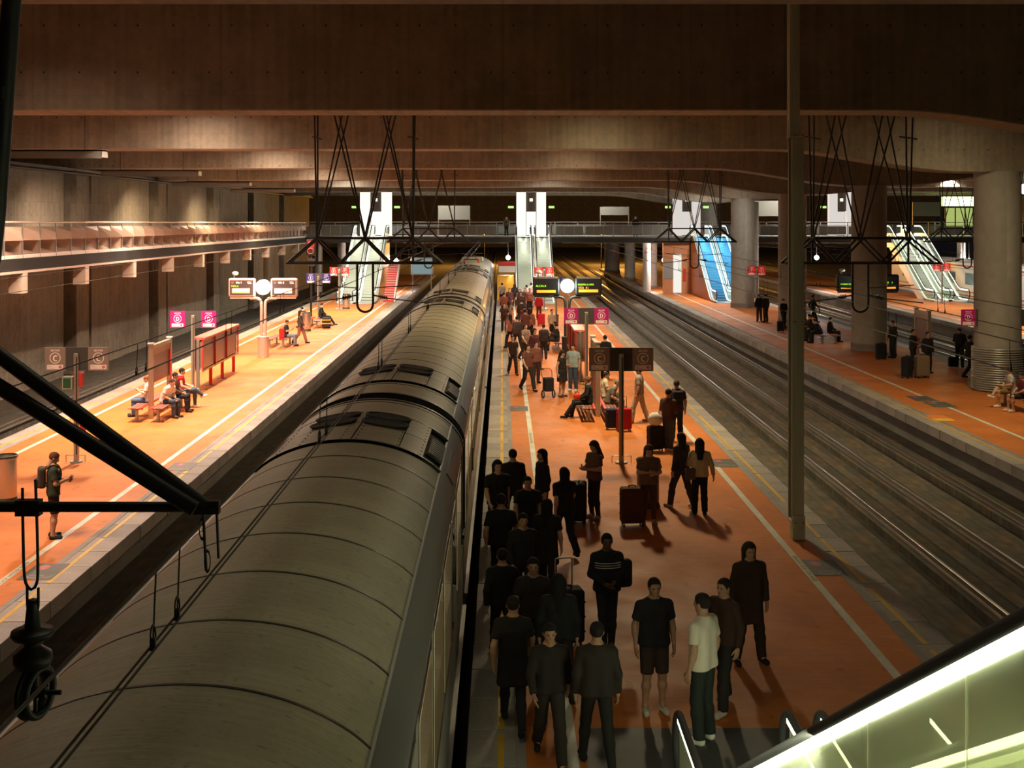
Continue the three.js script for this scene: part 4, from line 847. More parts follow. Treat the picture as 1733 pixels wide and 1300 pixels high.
{ const t = thing('map_case', 'glazed map case under the far walkway by the red staircase', 'board', [-6.9, 0, -101.6]); part('case', rbox(1.9, 1.5, 0.12, 0.03, 0, 2.3, 0), mat.steelGrey, t); part('map_light', box(1.7, 1.3, 0.02, 0, 2.3, 0.07), glow([0.42, 0.6, 0.62], 0.42), t); for (const s of [-0.8, 0.8]) part('leg', box(0.08, 2.65, 0.08, s, 0.225, 0), mat.steelGrey, t); }

// ================= people =================
function surfaceNet(sdf, lo, hi, cell) {        // naive surface nets over a distance field
  const nx = Math.ceil((hi[0] - lo[0]) / cell) + 1, ny = Math.ceil((hi[1] - lo[1]) / cell) + 1, nz = Math.ceil((hi[2] - lo[2]) / cell) + 1;
  const f = new Float32Array(nx * ny * nz), id = (i, j, k) => (k * ny + j) * nx + i;
  for (let k = 0; k < nz; k++) for (let j = 0; j < ny; j++) for (let i = 0; i < nx; i++) f[id(i, j, k)] = sdf(lo[0] + i * cell, lo[1] + j * cell, lo[2] + k * cell);
  const vid = new Int32Array(nx * ny * nz).fill(-1), pos = [], idx = [];
  const E = [[0, 1], [2, 3], [4, 5], [6, 7], [0, 2], [1, 3], [4, 6], [5, 7], [0, 4], [1, 5], [2, 6], [3, 7]], v = new Float32Array(8);
  for (let k = 0; k < nz - 1; k++) for (let j = 0; j < ny - 1; j++) for (let i = 0; i < nx - 1; i++) {
    let m = 0;
    for (let c = 0; c < 8; c++) { v[c] = f[id(i + (c & 1), j + ((c >> 1) & 1), k + (c >> 2))]; if (v[c] < 0) m |= 1 << c; }
    if (m === 0 || m === 255) continue;
    let x = 0, y = 0, z = 0, n = 0;
    for (const [a, b] of E) if ((v[a] < 0) !== (v[b] < 0)) { const t = v[a] / (v[a] - v[b]); x += (a & 1) + t * ((b & 1) - (a & 1)); y += ((a >> 1) & 1) + t * (((b >> 1) & 1) - ((a >> 1) & 1)); z += (a >> 2) + t * ((b >> 2) - (a >> 2)); n++; }
    vid[id(i, j, k)] = pos.length / 3; pos.push(lo[0] + (i + x / n) * cell, lo[1] + (j + y / n) * cell, lo[2] + (k + z / n) * cell);
  }
  for (let k = 1; k < nz - 1; k++) for (let j = 1; j < ny - 1; j++) for (let i = 1; i < nx - 1; i++) {
    const a = f[id(i, j, k)] < 0;
    const quad = (p, q, r, s, flip) => { if (p < 0 || q < 0 || r < 0 || s < 0) return; if (flip) idx.push(p, r, q, p, s, r); else idx.push(p, q, r, p, r, s); };
    if (a !== f[id(i + 1, j, k)] < 0) quad(vid[id(i, j - 1, k - 1)], vid[id(i, j, k - 1)], vid[id(i, j, k)], vid[id(i, j - 1, k)], !a);
    if (a !== f[id(i, j + 1, k)] < 0) quad(vid[id(i - 1, j, k - 1)], vid[id(i - 1, j, k)], vid[id(i, j, k)], vid[id(i, j, k - 1)], !a);
    if (a !== f[id(i, j, k + 1)] < 0) quad(vid[id(i - 1, j - 1, k)], vid[id(i, j - 1, k)], vid[id(i, j, k)], vid[id(i - 1, j, k)], !a);
  }
  const g = new THREE.BufferGeometry();
  g.setAttribute('position', new THREE.Float32BufferAttribute(pos, 3)); g.setIndex(idx); g.computeVertexNormals();
  g.setAttribute('uv', new THREE.Float32BufferAttribute(new Float32Array(pos.length / 3 * 2), 2));
  return g;
}
const smin = (a, b, k) => { const h = Math.max(k - Math.abs(a - b), 0) / k; return Math.min(a, b) - h * h * k * 0.25; };
function cone(b, x, y, z, grow) {                 // tapered capsule, b = {a, d, l2, ra, rb, cut}
  const px = x - b.a[0], py = y - b.a[1], pz = z - b.a[2];
  const tr = (px * b.d[0] + py * b.d[1] + pz * b.d[2]) / b.l2, t = tr < 0 ? 0 : tr > 1 ? 1 : tr;
  const q = Math.hypot(px - t * b.d[0], py - t * b.d[1], pz - t * b.d[2]) - (b.ra + (b.rb - b.ra) * t) - grow;
  return b.cut ? Math.max(q, (tr - 1) * Math.sqrt(b.l2)) : q;
}
const bone = (a, b, ra, rb, cut) => { const d = [b[0] - a[0], b[1] - a[1], b[2] - a[2]]; return { a, d, l2: d[0] ** 2 + d[1] ** 2 + d[2] ** 2 + 1e-9, ra, rb, cut }; };
const mix = (a, b, t) => a.map((v, i) => v + (b[i] - v) * t);
function field(groups, k2, extra) {
  return (x, y, z) => { let d = 9; for (const g of groups) { let e = 9; for (const b of g.bones) e = smin(e, cone(b, x, y, z, g.grow || 0), g.k || 0.05); d = smin(d, e, k2); } return extra ? extra(d, x, y, z) : d; };
}
function bounds(groups, pad) { const lo = [9, 9, 9], hi = [-9, -9, -9]; for (const g of groups) for (const b of g.bones) for (const e of [0, 1]) for (let i = 0; i < 3; i++) { const c = b.a[i] + e * b.d[i], r = Math.max(b.ra, b.rb) + pad; lo[i] = Math.min(lo[i], c - r); hi[i] = Math.max(hi[i], c + r); } return [lo, hi]; }

// joints; x is the person's left, z the way they face, y up
const STAND = { P: [0, 0.94, 0], W: [0, 1.08, 0.005], C: [0, 1.29, 0], N: [0, 1.44, -0.005], H: [0, 1.60, 0.02], S: [0.182, 1.375, 0], EL: [0.245, 1.12, -0.03], WL: [0.25, 0.88, 0.03], ER: [-0.245, 1.12, -0.03], WR: [-0.25, 0.88, 0.03], KL: [0.10, 0.50, 0.025], AL: [0.115, 0.085, -0.02], KR: [-0.10, 0.50, 0.025], AR: [-0.115, 0.085, -0.02], tl: 0.15, tr: -0.15, nod: 0.05 };
const SIT = { P: [0, 0.55, -0.02], W: [0, 0.69, -0.03], C: [0, 0.90, -0.02], N: [0, 1.05, -0.005], H: [0, 1.20, 0.03], S: [0.18, 0.99, 0], EL: [0.25, 0.76, 0.06], WL: [0.12, 0.64, 0.26], ER: [-0.25, 0.76, 0.06], WR: [-0.12, 0.64, 0.26], KL: [0.12, 0.53, 0.42], AL: [0.12, 0.085, 0.42], KR: [-0.12, 0.53, 0.42], AR: [-0.12, 0.085, 0.45], tl: 0.1, tr: -0.1, nod: 0.2 };
const lean = (p, a) => { const o = { ...p }; for (const k of ['W', 'C', 'N', 'H', 'EL', 'WL', 'ER', 'WR', 'S']) { const q = o[k], s = k === 'S'; const y = q[1] - p.P[1], z = q[2] - p.P[2]; o[k] = [q[0], p.P[1] + y * Math.cos(a) - z * Math.sin(a), p.P[2] + z * Math.cos(a) + y * Math.sin(a)]; } return o; };
const POSES = {
  stand: STAND,
  front: { ...STAND, EL: [0.245, 1.13, 0.03], WL: [0.08, 1.06, 0.22], ER: [-0.245, 1.13, 0.03], WR: [-0.07, 1.03, 0.21], KL: [0.075, 0.5, 0.02], AL: [0.07, 0.085, 0], KR: [-0.07, 0.5, 0.03], AR: [-0.05, 0.085, 0.05] },
  phone: { ...STAND, EL: [0.24, 1.13, 0.03], WL: [0.06, 1.13, 0.26], ER: [-0.24, 1.13, 0.03], WR: [-0.06, 1.17, 0.27], nod: 0.45 },
  hold: { ...STAND, ER: [-0.27, 1.13, -0.04], WR: [-0.31, 0.90, 0.02], EL: [0.24, 1.13, 0.03], WL: [0.12, 1.18, 0.26], nod: 0.3 },
  walk: { ...STAND, KL: [0.10, 0.52, 0.19], AL: [0.11, 0.10, 0.30], KR: [-0.10, 0.49, -0.06], AR: [-0.11, 0.13, -0.36], EL: [0.25, 1.13, -0.16], WL: [0.25, 0.91, -0.12], ER: [-0.25, 1.14, 0.10], WR: [-0.23, 0.95, 0.26] },
  stride: { ...STAND, KL: [0.12, 0.50, 0.16], AL: [0.15, 0.085, 0.20], KR: [-0.12, 0.50, -0.10], AR: [-0.16, 0.10, -0.24] },
  apart: { ...STAND, KL: [0.14, 0.50, 0.03], AL: [0.19, 0.085, 0], KR: [-0.14, 0.50, 0.03], AR: [-0.19, 0.085, -0.02] },
  sit: SIT,
  sitPhone: { ...SIT, EL: [0.24, 0.76, 0.05], WL: [0.05, 0.84, 0.28], ER: [-0.24, 0.76, 0.05], WR: [-0.05, 0.86, 0.28], nod: 0.45 },
  sitLean: lean({ ...SIT, WL: [0.1, 0.72, 0.3], WR: [-0.1, 0.72, 0.3] }, 0.42),
  sitCross: { ...SIT, KR: [-0.02, 0.62, 0.43], AR: [0.16, 0.40, 0.66], EL: [0.25, 0.77, 0.06], WL: [0.1, 0.72, 0.28] },
  sitOut: { ...SIT, KL: [0.12, 0.50, 0.44], AL: [0.14, 0.10, 0.72], KR: [-0.12, 0.51, 0.43], AR: [-0.14, 0.085, 0.52] },
};
const CELL = { near: 0.016, mid: 0.022, far: 0.032 };
const cache = {};
const memo = (k, fn) => cache[k] ??= fn();
function headGeo(lod) { return memo('head' + lod, () => {
  const e = (x, y, z, cx, cy, cz, a, b, c) => { const q = Math.hypot((x - cx) / a, (y - cy) / b, (z - cz) / c); return (q - 1) * Math.min(a, b, c); };
  return surfaceNet((x, y, z) => {
    const ax = Math.abs(x);
    let d = e(x, y, z, 0, 0.025, -0.012, 0.075, 0.088, 0.094);
    d = smin(d, e(x, y, z, 0, -0.045, 0.022, 0.054, 0.068, 0.062), 0.04);
    d = smin(d, e(x, y, z, 0, -0.095, 0.052, 0.024, 0.018, 0.02), 0.025);                         // chin
    d = smin(d, cone(bone([0, 0.012, 0.078], [0, -0.026, 0.098], 0.008, 0.014), x, y, z, 0), 0.014);  // nose
    d = smin(d, cone(bone([0.012, 0.03, 0.078], [0.045, 0.028, 0.064], 0.009, 0.008), ax, y, z, 0), 0.012);  // brow
    d = smin(d, cone(bone([0, -0.058, 0.077], [0.02, -0.058, 0.071], 0.008, 0.006), ax, y, z, 0), 0.008);    // lips
    d = Math.max(d, -e(ax, y, z, 0.031, 0.008, 0.086, 0.016, 0.010, 0.012));                      // eye sockets
    d = smin(d, e(ax, y, z, 0.078, -0.005, -0.012, 0.011, 0.030, 0.019), 0.01);                   // ears
    return smin(d, cone(bone([0, -0.05, -0.02], [0, -0.17, -0.025], 0.052, 0.056), x, y, z, 0), 0.03);
  }, [-0.11, -0.19, -0.13], [0.11, 0.13, 0.13], lod === 'near' ? 0.0075 : lod === 'mid' ? 0.012 : 0.018);
}); }
function hairGeo(kind, lod) { return memo('hair' + kind + lod, () => {
  const e = (x, y, z, cx, cy, cz, a, b, c) => (Math.hypot((x - cx) / a, (y - cy) / b, (z - cz) / c) - 1) * Math.min(a, b, c);
  return surfaceNet((x, y, z) => {
    const th = kind === 'short' ? 0.009 : 0.018;
    let d = e(x, y, z, 0, 0.03, -0.016, 0.076 + th, 0.088 + th, 0.095 + th);
    d = Math.max(d, Math.min(0.9 * (z - 0.052 + Math.max(0, 0.5 * (0.06 - y))), 0.05 - y + 0.3 * z) * 0.8 + (y > 0.06 ? -0.02 : 0));
    if (kind === 'short') d = Math.max(d, -0.055 - y + 0.5 * (z + 0.05));
    if (kind === 'long') { d = smin(d, cone(bone([0, 0.0, -0.07], [0, -0.32, -0.105], 0.085, 0.06), x * 0.85, y, z * 1.25, 0), 0.04); d = smin(d, cone(bone([0.078, 0.02, -0.035], [0.085, -0.2, -0.03], 0.024, 0.024), Math.abs(x), y, z, 0), 0.03); }
    if (kind === 'bun') { d = Math.max(d, -0.06 - y + 0.5 * (z + 0.05)); d = smin(d, e(x, y, z, 0, 0.06, -0.13, 0.045, 0.045, 0.045), 0.02); }
    return d;
  }, [-0.14, kind === 'long' ? -0.42 : -0.12, -0.2], [0.14, 0.16, 0.12], lod === 'near' ? 0.009 : lod === 'mid' ? 0.013 : 0.02);
}); }
function handGeo(lod) { return memo('hand' + lod, () => {       // relaxed left hand: wrist at 0, fingers down -y, palm towards -x, thumb forward +z
  const bs = [bone([0, 0.02, 0], [0, -0.02, 0], 0.026, 0.026), bone([0, -0.03, -0.018], [-0.003, -0.085, -0.026], 0.018, 0.016), bone([0, -0.03, 0.018], [-0.003, -0.09, 0.026], 0.019, 0.016), bone([0, -0.03, 0], [-0.002, -0.09, 0], 0.02, 0.018)];
  const fs = []; [[-0.030, 0.058], [-0.011, 0.078], [0.009, 0.084], [0.028, 0.074]].forEach(([z, l]) => { const a = [-0.003, -0.088, z], m = [-0.010, -0.088 - l * 0.5, z * 1.12], t = [-0.034, -0.088 - l * 0.9, z * 1.1]; fs.push([bone(a, m, 0.0098, 0.0092), bone(m, t, 0.0092, 0.0078)]); });
  fs.push([bone([-0.006, -0.03, 0.028], [-0.018, -0.068, 0.056], 0.014, 0.011), bone([-0.018, -0.068, 0.056], [-0.028, -0.098, 0.058], 0.011, 0.009)]);
  return surfaceNet((x, y, z) => { let d = 9; for (const b of bs) d = smin(d, cone(b, x, y, z, 0), 0.015); for (const fg of fs) { let e = 9; for (const b of fg) e = smin(e, cone(b, x, y, z, lod === 'far' ? 0.003 : 0), 0.006); d = smin(d, e, 0.005); } return d; }, [-0.07, -0.2, -0.065], [0.05, 0.06, 0.09], lod === 'near' ? 0.0065 : lod === 'mid' ? 0.010 : 0.014);
}); }
const dirQ = (a, b) => new THREE.Quaternion().setFromUnitVectors(V(0, -1, 0), V(b[0] - a[0], b[1] - a[1], b[2] - a[2]).normalize());
function legBones(J, gk, cutT) {
  const out = [];
  for (const s of ['L', 'R']) { const h = [s === 'L' ? 0.085 : -0.085, J.P[1] - 0.02, J.P[2]], k = J['K' + s], a = J['A' + s]; out.push({ s, h, k, a }); }
  return out;
}
function bodyGeo(pose, lod) { return memo('body' + pose + lod, () => {
  const J = POSES[pose], S = [J.S[0], J.S[1], J.S[2]], SR = [-S[0], S[1], S[2]];
  const off = (p, x) => [p[0] + x, p[1], p[2]];
  const groups = [{ k: 0.06, bones: [bone(off(J.C, 0.075), off(J.W, 0.06), 0.105, 0.092), bone(off(J.C, -0.075), off(J.W, -0.06), 0.105, 0.092), bone(off(J.W, 0.06), off(J.P, 0.08), 0.092, 0.10), bone(off(J.W, -0.06), off(J.P, -0.08), 0.092, 0.10), bone(J.N, S, 0.056, 0.05), bone(J.N, SR, 0.056, 0.05), bone(J.N, mix(J.N, J.H, 0.6), 0.056, 0.05)] }];
  for (const { h, k, a } of legBones(J)) groups.push({ k: 0.04, bones: [bone(h, k, 0.085, 0.055), bone(k, mix(k, a, 0.35), 0.052, 0.056), bone(mix(k, a, 0.35), a, 0.056, 0.036), bone(a, [a[0], a[1] - 0.03, a[2] + 0.1], 0.036, 0.026)] });
  for (const [s, e, w] of [[S, J.EL, J.WL], [SR, J.ER, J.WR]]) groups.push({ k: 0.03, bones: [bone(s, e, 0.053, 0.040), bone(e, mix(e, w, 0.3), 0.040, 0.042), bone(mix(e, w, 0.3), w, 0.042, 0.026)] });
  const [lo, hi] = bounds(groups, 0.05);
  const parts = [surfaceNet(field(groups, 0.03), lo, hi, CELL[lod])];
  const hd = headGeo(lod).clone(); hd.applyQuaternion(new THREE.Quaternion().setFromEuler(new THREE.Euler(J.nod, 0, 0))); hd.translate(...J.H); parts.push(hd);
  for (const [e, w, m] of [[J.EL, J.WL, 1], [J.ER, J.WR, -1]]) { let h = handGeo(lod).clone(); if (m < 0) { h.scale(-1, 1, 1); const ix = h.index.array; for (let i = 0; i < ix.length; i += 3) { const q = ix[i]; ix[i] = ix[i + 1]; ix[i + 1] = q; } h.computeVertexNormals(); } h.applyQuaternion(dirQ(e, w)); h.translate(...w); parts.push(h); }
  return mergeGeometries(parts);
}); }
function topGeo(pose, sleeve, hem, lod) { return memo(['top', pose, sleeve, hem, lod].join(), () => {
  const J = POSES[pose], S = J.S, SR = [-S[0], S[1], S[2]], off = (p, x) => [p[0] + x, p[1], p[2]];
  const grow = 0.017, low = hem === 'coat' ? [J.P[0], J.P[1] - 0.32, J.P[2] + (J.P[1] < 0.7 ? 0.1 : 0)] : [J.P[0], J.P[1] - 0.03, J.P[2]];
  const ax = [J.C[0] - J.P[0], J.C[1] - J.P[1], J.C[2] - J.P[2]], al = Math.hypot(...ax);
  const groups = [{ k: 0.06, grow, bones: [bone(off(J.C, 0.075), off(J.W, 0.065), 0.107, 0.098), bone(off(J.C, -0.075), off(J.W, -0.065), 0.107, 0.098), bone(off(J.W, 0.065), off(low, 0.085), 0.098, 0.112), bone(off(J.W, -0.065), off(low, -0.085), 0.098, 0.112), bone([J.N[0], J.N[1] - 0.03, J.N[2]], S, 0.066, 0.048), bone([J.N[0], J.N[1] - 0.03, J.N[2]], SR, 0.066, 0.048)] }];
  for (const [s, e, w] of [[S, J.EL, J.WL], [SR, J.ER, J.WR]]) groups.push(sleeve === 'long' ? { k: 0.02, grow: 0.011, bones: [bone(s, e, 0.052, 0.046), bone(e, w, 0.046, 0.036, 1)] } : sleeve === 'none' ? { k: 0.02, grow: 0.01, bones: [bone(s, mix(s, e, 0.12), 0.055, 0.05, 1)] } : { k: 0.02, grow: 0.013, bones: [bone(s, mix(s, e, 0.72), 0.052, 0.055, 1)] });
  const [lo, hi] = bounds(groups, 0.06);
  const hemY = hem === 'coat' ? -0.36 : -0.07;
  return surfaceNet(field(groups, 0.03, (d, x, y, z) => {
    const u = ((x - J.P[0]) * ax[0] + (y - J.P[1]) * ax[1] + (z - J.P[2]) * ax[2]) / al;
    let q = Math.max(d, hemY - u);
    return Math.max(q, 0.058 - Math.hypot(x - J.N[0], (z - J.N[2] - 0.012) * 1.0) - Math.max(0, (J.S[1] - y) * 2));
  }), lo, hi, CELL[lod]);
}); }
function pantsGeo(pose, len, lod) { return memo(['pants', pose, len, lod].join(), () => {
  const J = POSES[pose], off = (p, x) => [p[0] + x, p[1], p[2]];
  const w = mix(J.P, J.W, 0.45);
  const groups = [{ k: 0.05, grow: 0.012, bones: [bone(off(w, 0.065), off(J.P, 0.08), 0.092, 0.104), bone(off(w, -0.065), off(J.P, -0.08), 0.092, 0.104)] }];
  for (const { h, k, a } of legBones(J)) {
    const fit = len === 'slim' ? 0.008 : 0.017;
    if (len === 'shorts') groups.push({ k: 0.03, grow: 0.022, bones: [bone(h, mix(h, k, 0.97), 0.087, 0.062, 1)] });
    else if (len === 'skirt') groups.push({ k: 0.12, grow: 0.03, bones: [bone(h, mix(h, k, 0.8), 0.1, 0.12, 1)] });
    else groups.push({ k: 0.035, grow: fit, bones: [bone(h, k, 0.087, 0.058), bone(k, mix(k, a, 0.35), 0.056, 0.058), bone(mix(k, a, 0.35), mix(k, a, 1.03), 0.058, len === 'slim' ? 0.042 : 0.052, 1)] });
  }
  const [lo, hi] = bounds(groups, 0.06);
  return surfaceNet(field(groups, len === 'skirt' ? 0.12 : 0.02, (d, x, y, z) => J.P[1] < 0.7 ? d : Math.max(d, y - w[1] - 0.03)), lo, hi, CELL[lod]);
}); }
const shoeGeo = memo('shoe', () => surfaceNet((x, y, z) => {
  let d = cone(bone([0, 0.045, -0.055], [0, 0.038, 0.12], 0.046, 0.042), x * 1.05, y, z, 0);
  d = smin(d, cone(bone([0, 0.05, -0.04], [0, 0.095, -0.045], 0.042, 0.042), x, y, z, 0), 0.02);
  return Math.max(d, -y, y - 0.1);
}, [-0.07, -0.03, -0.13], [0.07, 0.13, 0.2], 0.013));
const skinM = { fair: M([0.62, 0.38, 0.27], 0.6), tan: M([0.45, 0.25, 0.15], 0.6), dark: M([0.13, 0.07, 0.045], 0.6) };
const clothM = {};
const cloth = c => clothM[c] ??= M(new THREE.Color(c).toArray(), 0.85);
const eyeM = M([0.03, 0.02, 0.015], 0.3);
function person(o) {
  const lod = o.lod || 'far', J = POSES[o.pose], h = (o.h || 1.72) / 1.72;
  const root = thing('person', o.label, 'person', o.at, o.turn, o.group);
  root.scale.setScalar(h);
  part('body', bodyGeo(o.pose, lod), skinM[o.skin || 'fair'], root);
  part('top', topGeo(o.pose, o.sleeve || 'short', o.hem || 'hip', lod), cloth(o.top), root);
  part(o.cut === 'shorts' ? 'shorts' : o.cut === 'skirt' ? 'skirt' : 'trousers', pantsGeo(o.pose, o.cut || 'trousers', lod), cloth(o.pants), root);
  for (const s of ['L', 'R']) { const a = J['A' + s], yaw = s === 'L' ? J.tl : J.tr, pitch = a[1] > 0.12 ? Math.min(0.6, (a[1] - 0.09) * 2.5) : 0; const sh = part('shoe', shoeGeo, cloth(o.shoes || '#141312'), root, [a[0], a[1] - 0.083, a[2] + 0.03], [a[2] < -0.05 ? pitch : -pitch * 0.6, yaw, 0]); }
  const q = new THREE.Euler(J.nod, 0, 0);
  const hr = part('hair', hairGeo(o.hair || 'short', lod), cloth(o.hairc || '#1a120c'), root, J.H, [J.nod, 0, 0]);
  if (lod !== 'far') for (const s of [-1, 1]) { const e = V(s * 0.031, 0.008, 0.077).applyEuler(q); part('eye', new THREE.SphereGeometry(0.010, 10, 8), eyeM, root, [J.H[0] + e.x, J.H[1] + e.y, J.H[2] + e.z]); }
  if (o.stripes) for (let k = 0; k < 3; k++) part('stripe', new THREE.TorusGeometry(0.135, 0.009, 6, 40).rotateX(Math.PI / 2).scale(1.62, 0.7, 1.02), cloth('#c9c4b8'), root, [0, 1.235 + k * 0.035, 0.0]);
  if (o.cap) part('cap', [new THREE.SphereGeometry(0.103, 18, 10, 0, 7, 0, 1.5).translate(0, 0.03, -0.012), cyl(0.07, 0.07, 0.012, 18, 0, 0.04, 0.1)], cloth(o.cap), root, J.H, [J.nod, 0, 0]);
  return root;
}
function backpack(px, c, where, scale = 1) {     // worn on the back of a person
  const t = thing('backpack', 'backpack ' + where, 'backpack', px.position, px.rotation.y);
  t.scale.setScalar(px.scale.x * scale);
  part('pack', rbox(0.29, 0.42, 0.15, 0.06, 0, 1.24, -0.215, 4), cloth(c), t);
  part('pocket', rbox(0.22, 0.18, 0.06, 0.025, 0, 1.13, -0.30, 3), cloth(c), t);
  for (const s of [-1, 1]) part('strap', tube([V(s * 0.09, 1.40, -0.16), V(s * 0.10, 1.475, -0.03), V(s * 0.105, 1.42, 0.11), V(s * 0.12, 1.26, 0.14), V(s * 0.15, 1.12, 0.06), V(s * 0.12, 1.08, -0.16)], 0.017, 30, 6), cloth('#151412'), t);
  return t;
}
function suitcase(at, turn, c, label, k = 1, handle = true) {
  const t = thing('suitcase', label, 'suitcase', at, turn); t.scale.setScalar(k);
  part('shell', rbox(0.42, 0.62, 0.25, 0.05, 0, 0.37, 0, 4), cloth(c), t);
  for (const y of [0.2, 0.37, 0.54]) part('ridge', rbox(0.425, 0.02, 0.255, 0.009, 0, y, 0), cloth(c), t);
  for (const sx of [-0.16, 0.16]) for (const sz of [-0.09, 0.09]) part('wheel', cyl(0.03, 0.03, 0.022, 12).rotateZ(Math.PI / 2).translate(sx, 0.03, sz), mat.rubber, t);
  part('grip', tube([V(-0.07, 0.68, 0), V(-0.05, 0.71, 0), V(0.05, 0.71, 0), V(0.07, 0.68, 0)], 0.011, 16, 6), mat.black, t);
  if (handle) part('pull_handle', tube([V(-0.1, 0.66, -0.09), V(-0.1, 1.0, -0.09), V(0.1, 1.0, -0.09), V(0.1, 0.66, -0.09)], 0.01, 40, 6, false, 0.05), mat.steelGrey, t);
  return t;
}

// ================= who stands and sits where =================
const PI = Math.PI;
const A1 = G(1027, 1098);
const p1 = person({ at: A1, turn: 0.1, h: 1.74, pose: 'front', lod: 'near', skin: 'dark', top: '#15171a', sleeve: 'long', pants: '#23252a', cut: 'slim', shoes: '#0d0d0d', hairc: '#0a0807', stripes: true, label: 'man in dark top with pale chest stripes standing alone with hands together' });
{ const b = thing('shoulder_bag', 'dark shoulder bag slung behind the man with the striped chest', 'bag', [A1.x + 0.26, 0.95, A1.z - 0.17], 0.3); part('bag_body', rbox(0.28, 0.42, 0.16, 0.06, 0, 0.14, 0, 4), cloth('#17181b'), b); part('strap', tube([V(-0.1, 0.3, 0.05), V(-0.2, 0.5, 0.17), V(-0.36, 0.44, 0.3)], 0.014, 20, 6), cloth('#0e0e0f'), b); }
person({ at: G(1107, 1206), turn: 0.15, h: 1.77, pose: 'stand', lod: 'near', skin: 'tan', top: '#1c1b1e', pants: '#3a2a20', cut: 'shorts', shoes: '#c9c2b4', label: 'young man in black t-shirt, brown shorts and white trainers' });
person({ at: G(1190, 1256), turn: -2.3, h: 1.84, pose: 'stand', lod: 'near', skin: 'tan', top: '#d8cdb8', pants: '#232a22', cut: 'trousers', shoes: '#e8e2d4', hairc: '#1d140c', label: 'man in cream t-shirt and dark green trousers at the escalator foot' });
person({ at: G(1226, 1200), turn: -0.9, h: 1.73, pose: 'stride', lod: 'near', skin: 'tan', top: '#3a2317', pants: '#211c18', shoes: '#b9ada0', sleeve: 'long', label: 'person in brown top with pale shoes behind the cream t-shirt man' });
person({ at: G(1268, 1122), turn: 0.2, h: 1.76, pose: 'apart', lod: 'near', skin: 'tan', top: '#35200f', sleeve: 'long', hem: 'coat', pants: '#2c1c10', shoes: '#1c130c', hair: 'long', hairc: '#2a180c', label: 'broad figure in a long brown coat standing with feet apart' });
person({ at: G(1184, 871), turn: PI - 0.1, h: 1.66, pose: 'hold', lod: 'near', top: '#c6b286', sleeve: 'long', pants: '#151312', cut: 'trousers', shoes: '#0f0e0d', hair: 'long', hairc: '#0d0907', label: 'woman with long black hair in a loose cream top, seen from behind' });
person({ at: G(1153, 860), turn: PI + 0.7, h: 1.68, pose: 'stride', lod: 'near', top: '#2f2922', sleeve: 'long', pants: '#3d3a36', shoes: '#cfc6b8', hair: 'long', hairc: '#241408', label: 'woman in grey trousers striding beside the cream top woman' });
{ const c = G(1184, 871); const b = thing('tote_bag', 'small patterned bag hanging at the cream top woman', 'bag', [c.x - 0.22, 0.78, c.z + 0.1], 0.2); part('bag_body', rbox(0.24, 0.26, 0.08, 0.03, 0, 0.13, 0), cloth('#6b5a48'), b); part('strap', tube([V(-0.09, 0.25, 0), V(-0.04, 0.42, -0.04), V(0.06, 0.6, -0.06), V(0.12, 0.62, -0.08)], 0.008, 24, 6), cloth('#3a2d22'), b); }
const p7 = person({ at: G(1131, 764), turn: PI / 2 + 0.9, h: 1.74, pose: 'front', lod: 'mid', skin: 'tan', top: '#4a2a1c', sleeve: 'long', pants: '#3a4350', shoes: '#ded6ca', label: 'person in brown jumper, blue jeans and white trainers by a black suitcase' });
const p8 = person({ at: G(1145, 747), turn: PI, h: 1.78, pose: 'stand', lod: 'mid', skin: 'tan', top: '#3b1530', pants: '#15161a', cut: 'trousers', shoes: '#d0c9bd', hairc: '#3c2415', label: 'man in a plum shirt and black trousers beside the brown jumper' });
backpack(p8, '#1d1c20', 'in black on the man in the plum shirt');
const bs = suitcase(G(1109, 764), 0.3, '#151413', 'upright black suitcase carrying a white plastic sack', 1.05);
{ const c = G(1109, 764); const s = thing('plastic_sack', 'white plastic sack lying on the black suitcase', 'sack', [c.x, 0.715, c.z]); part('sack', new THREE.SphereGeometry(0.2, 20, 14).scale(1.05, 0.95, 0.8).translate(0, 0.18, 0), cloth('#d9d5cd'), s); part('knot', new THREE.ConeGeometry(0.06, 0.14, 10).translate(0.1, 0.4, 0), cloth('#d9d5cd'), s); }
person({ at: G(1006, 878), turn: -1.0, h: 1.68, pose: 'phone', lod: 'near', top: '#6d4a36', sleeve: 'short', pants: '#2c2320', cut: 'slim', shoes: '#8a8078', hair: 'long', hairc: '#3a2113', label: 'long-haired woman reading her phone next to a tall black suitcase' });
suitcase(G(980, 884), 1.45, '#161413', 'tall black suitcase beside the woman reading her phone', 1.25, false);
person({ at: G(1098, 887), turn: 0.1, h: 1.68, pose: 'phone', lod: 'near', top: '#7d5a44', sleeve: 'short', pants: '#5a3a26', cut: 'slim', shoes: '#8f8074', hair: 'long', hairc: '#4a2a16', label: 'woman partly hidden behind the open-topped litter bin' });
suitcase(G(1070, 890), 0.1, '#5a3118', 'brown upright suitcase left of centre behind the open-topped bin'.replace('left of centre ', 'standing '), 1.2, false);
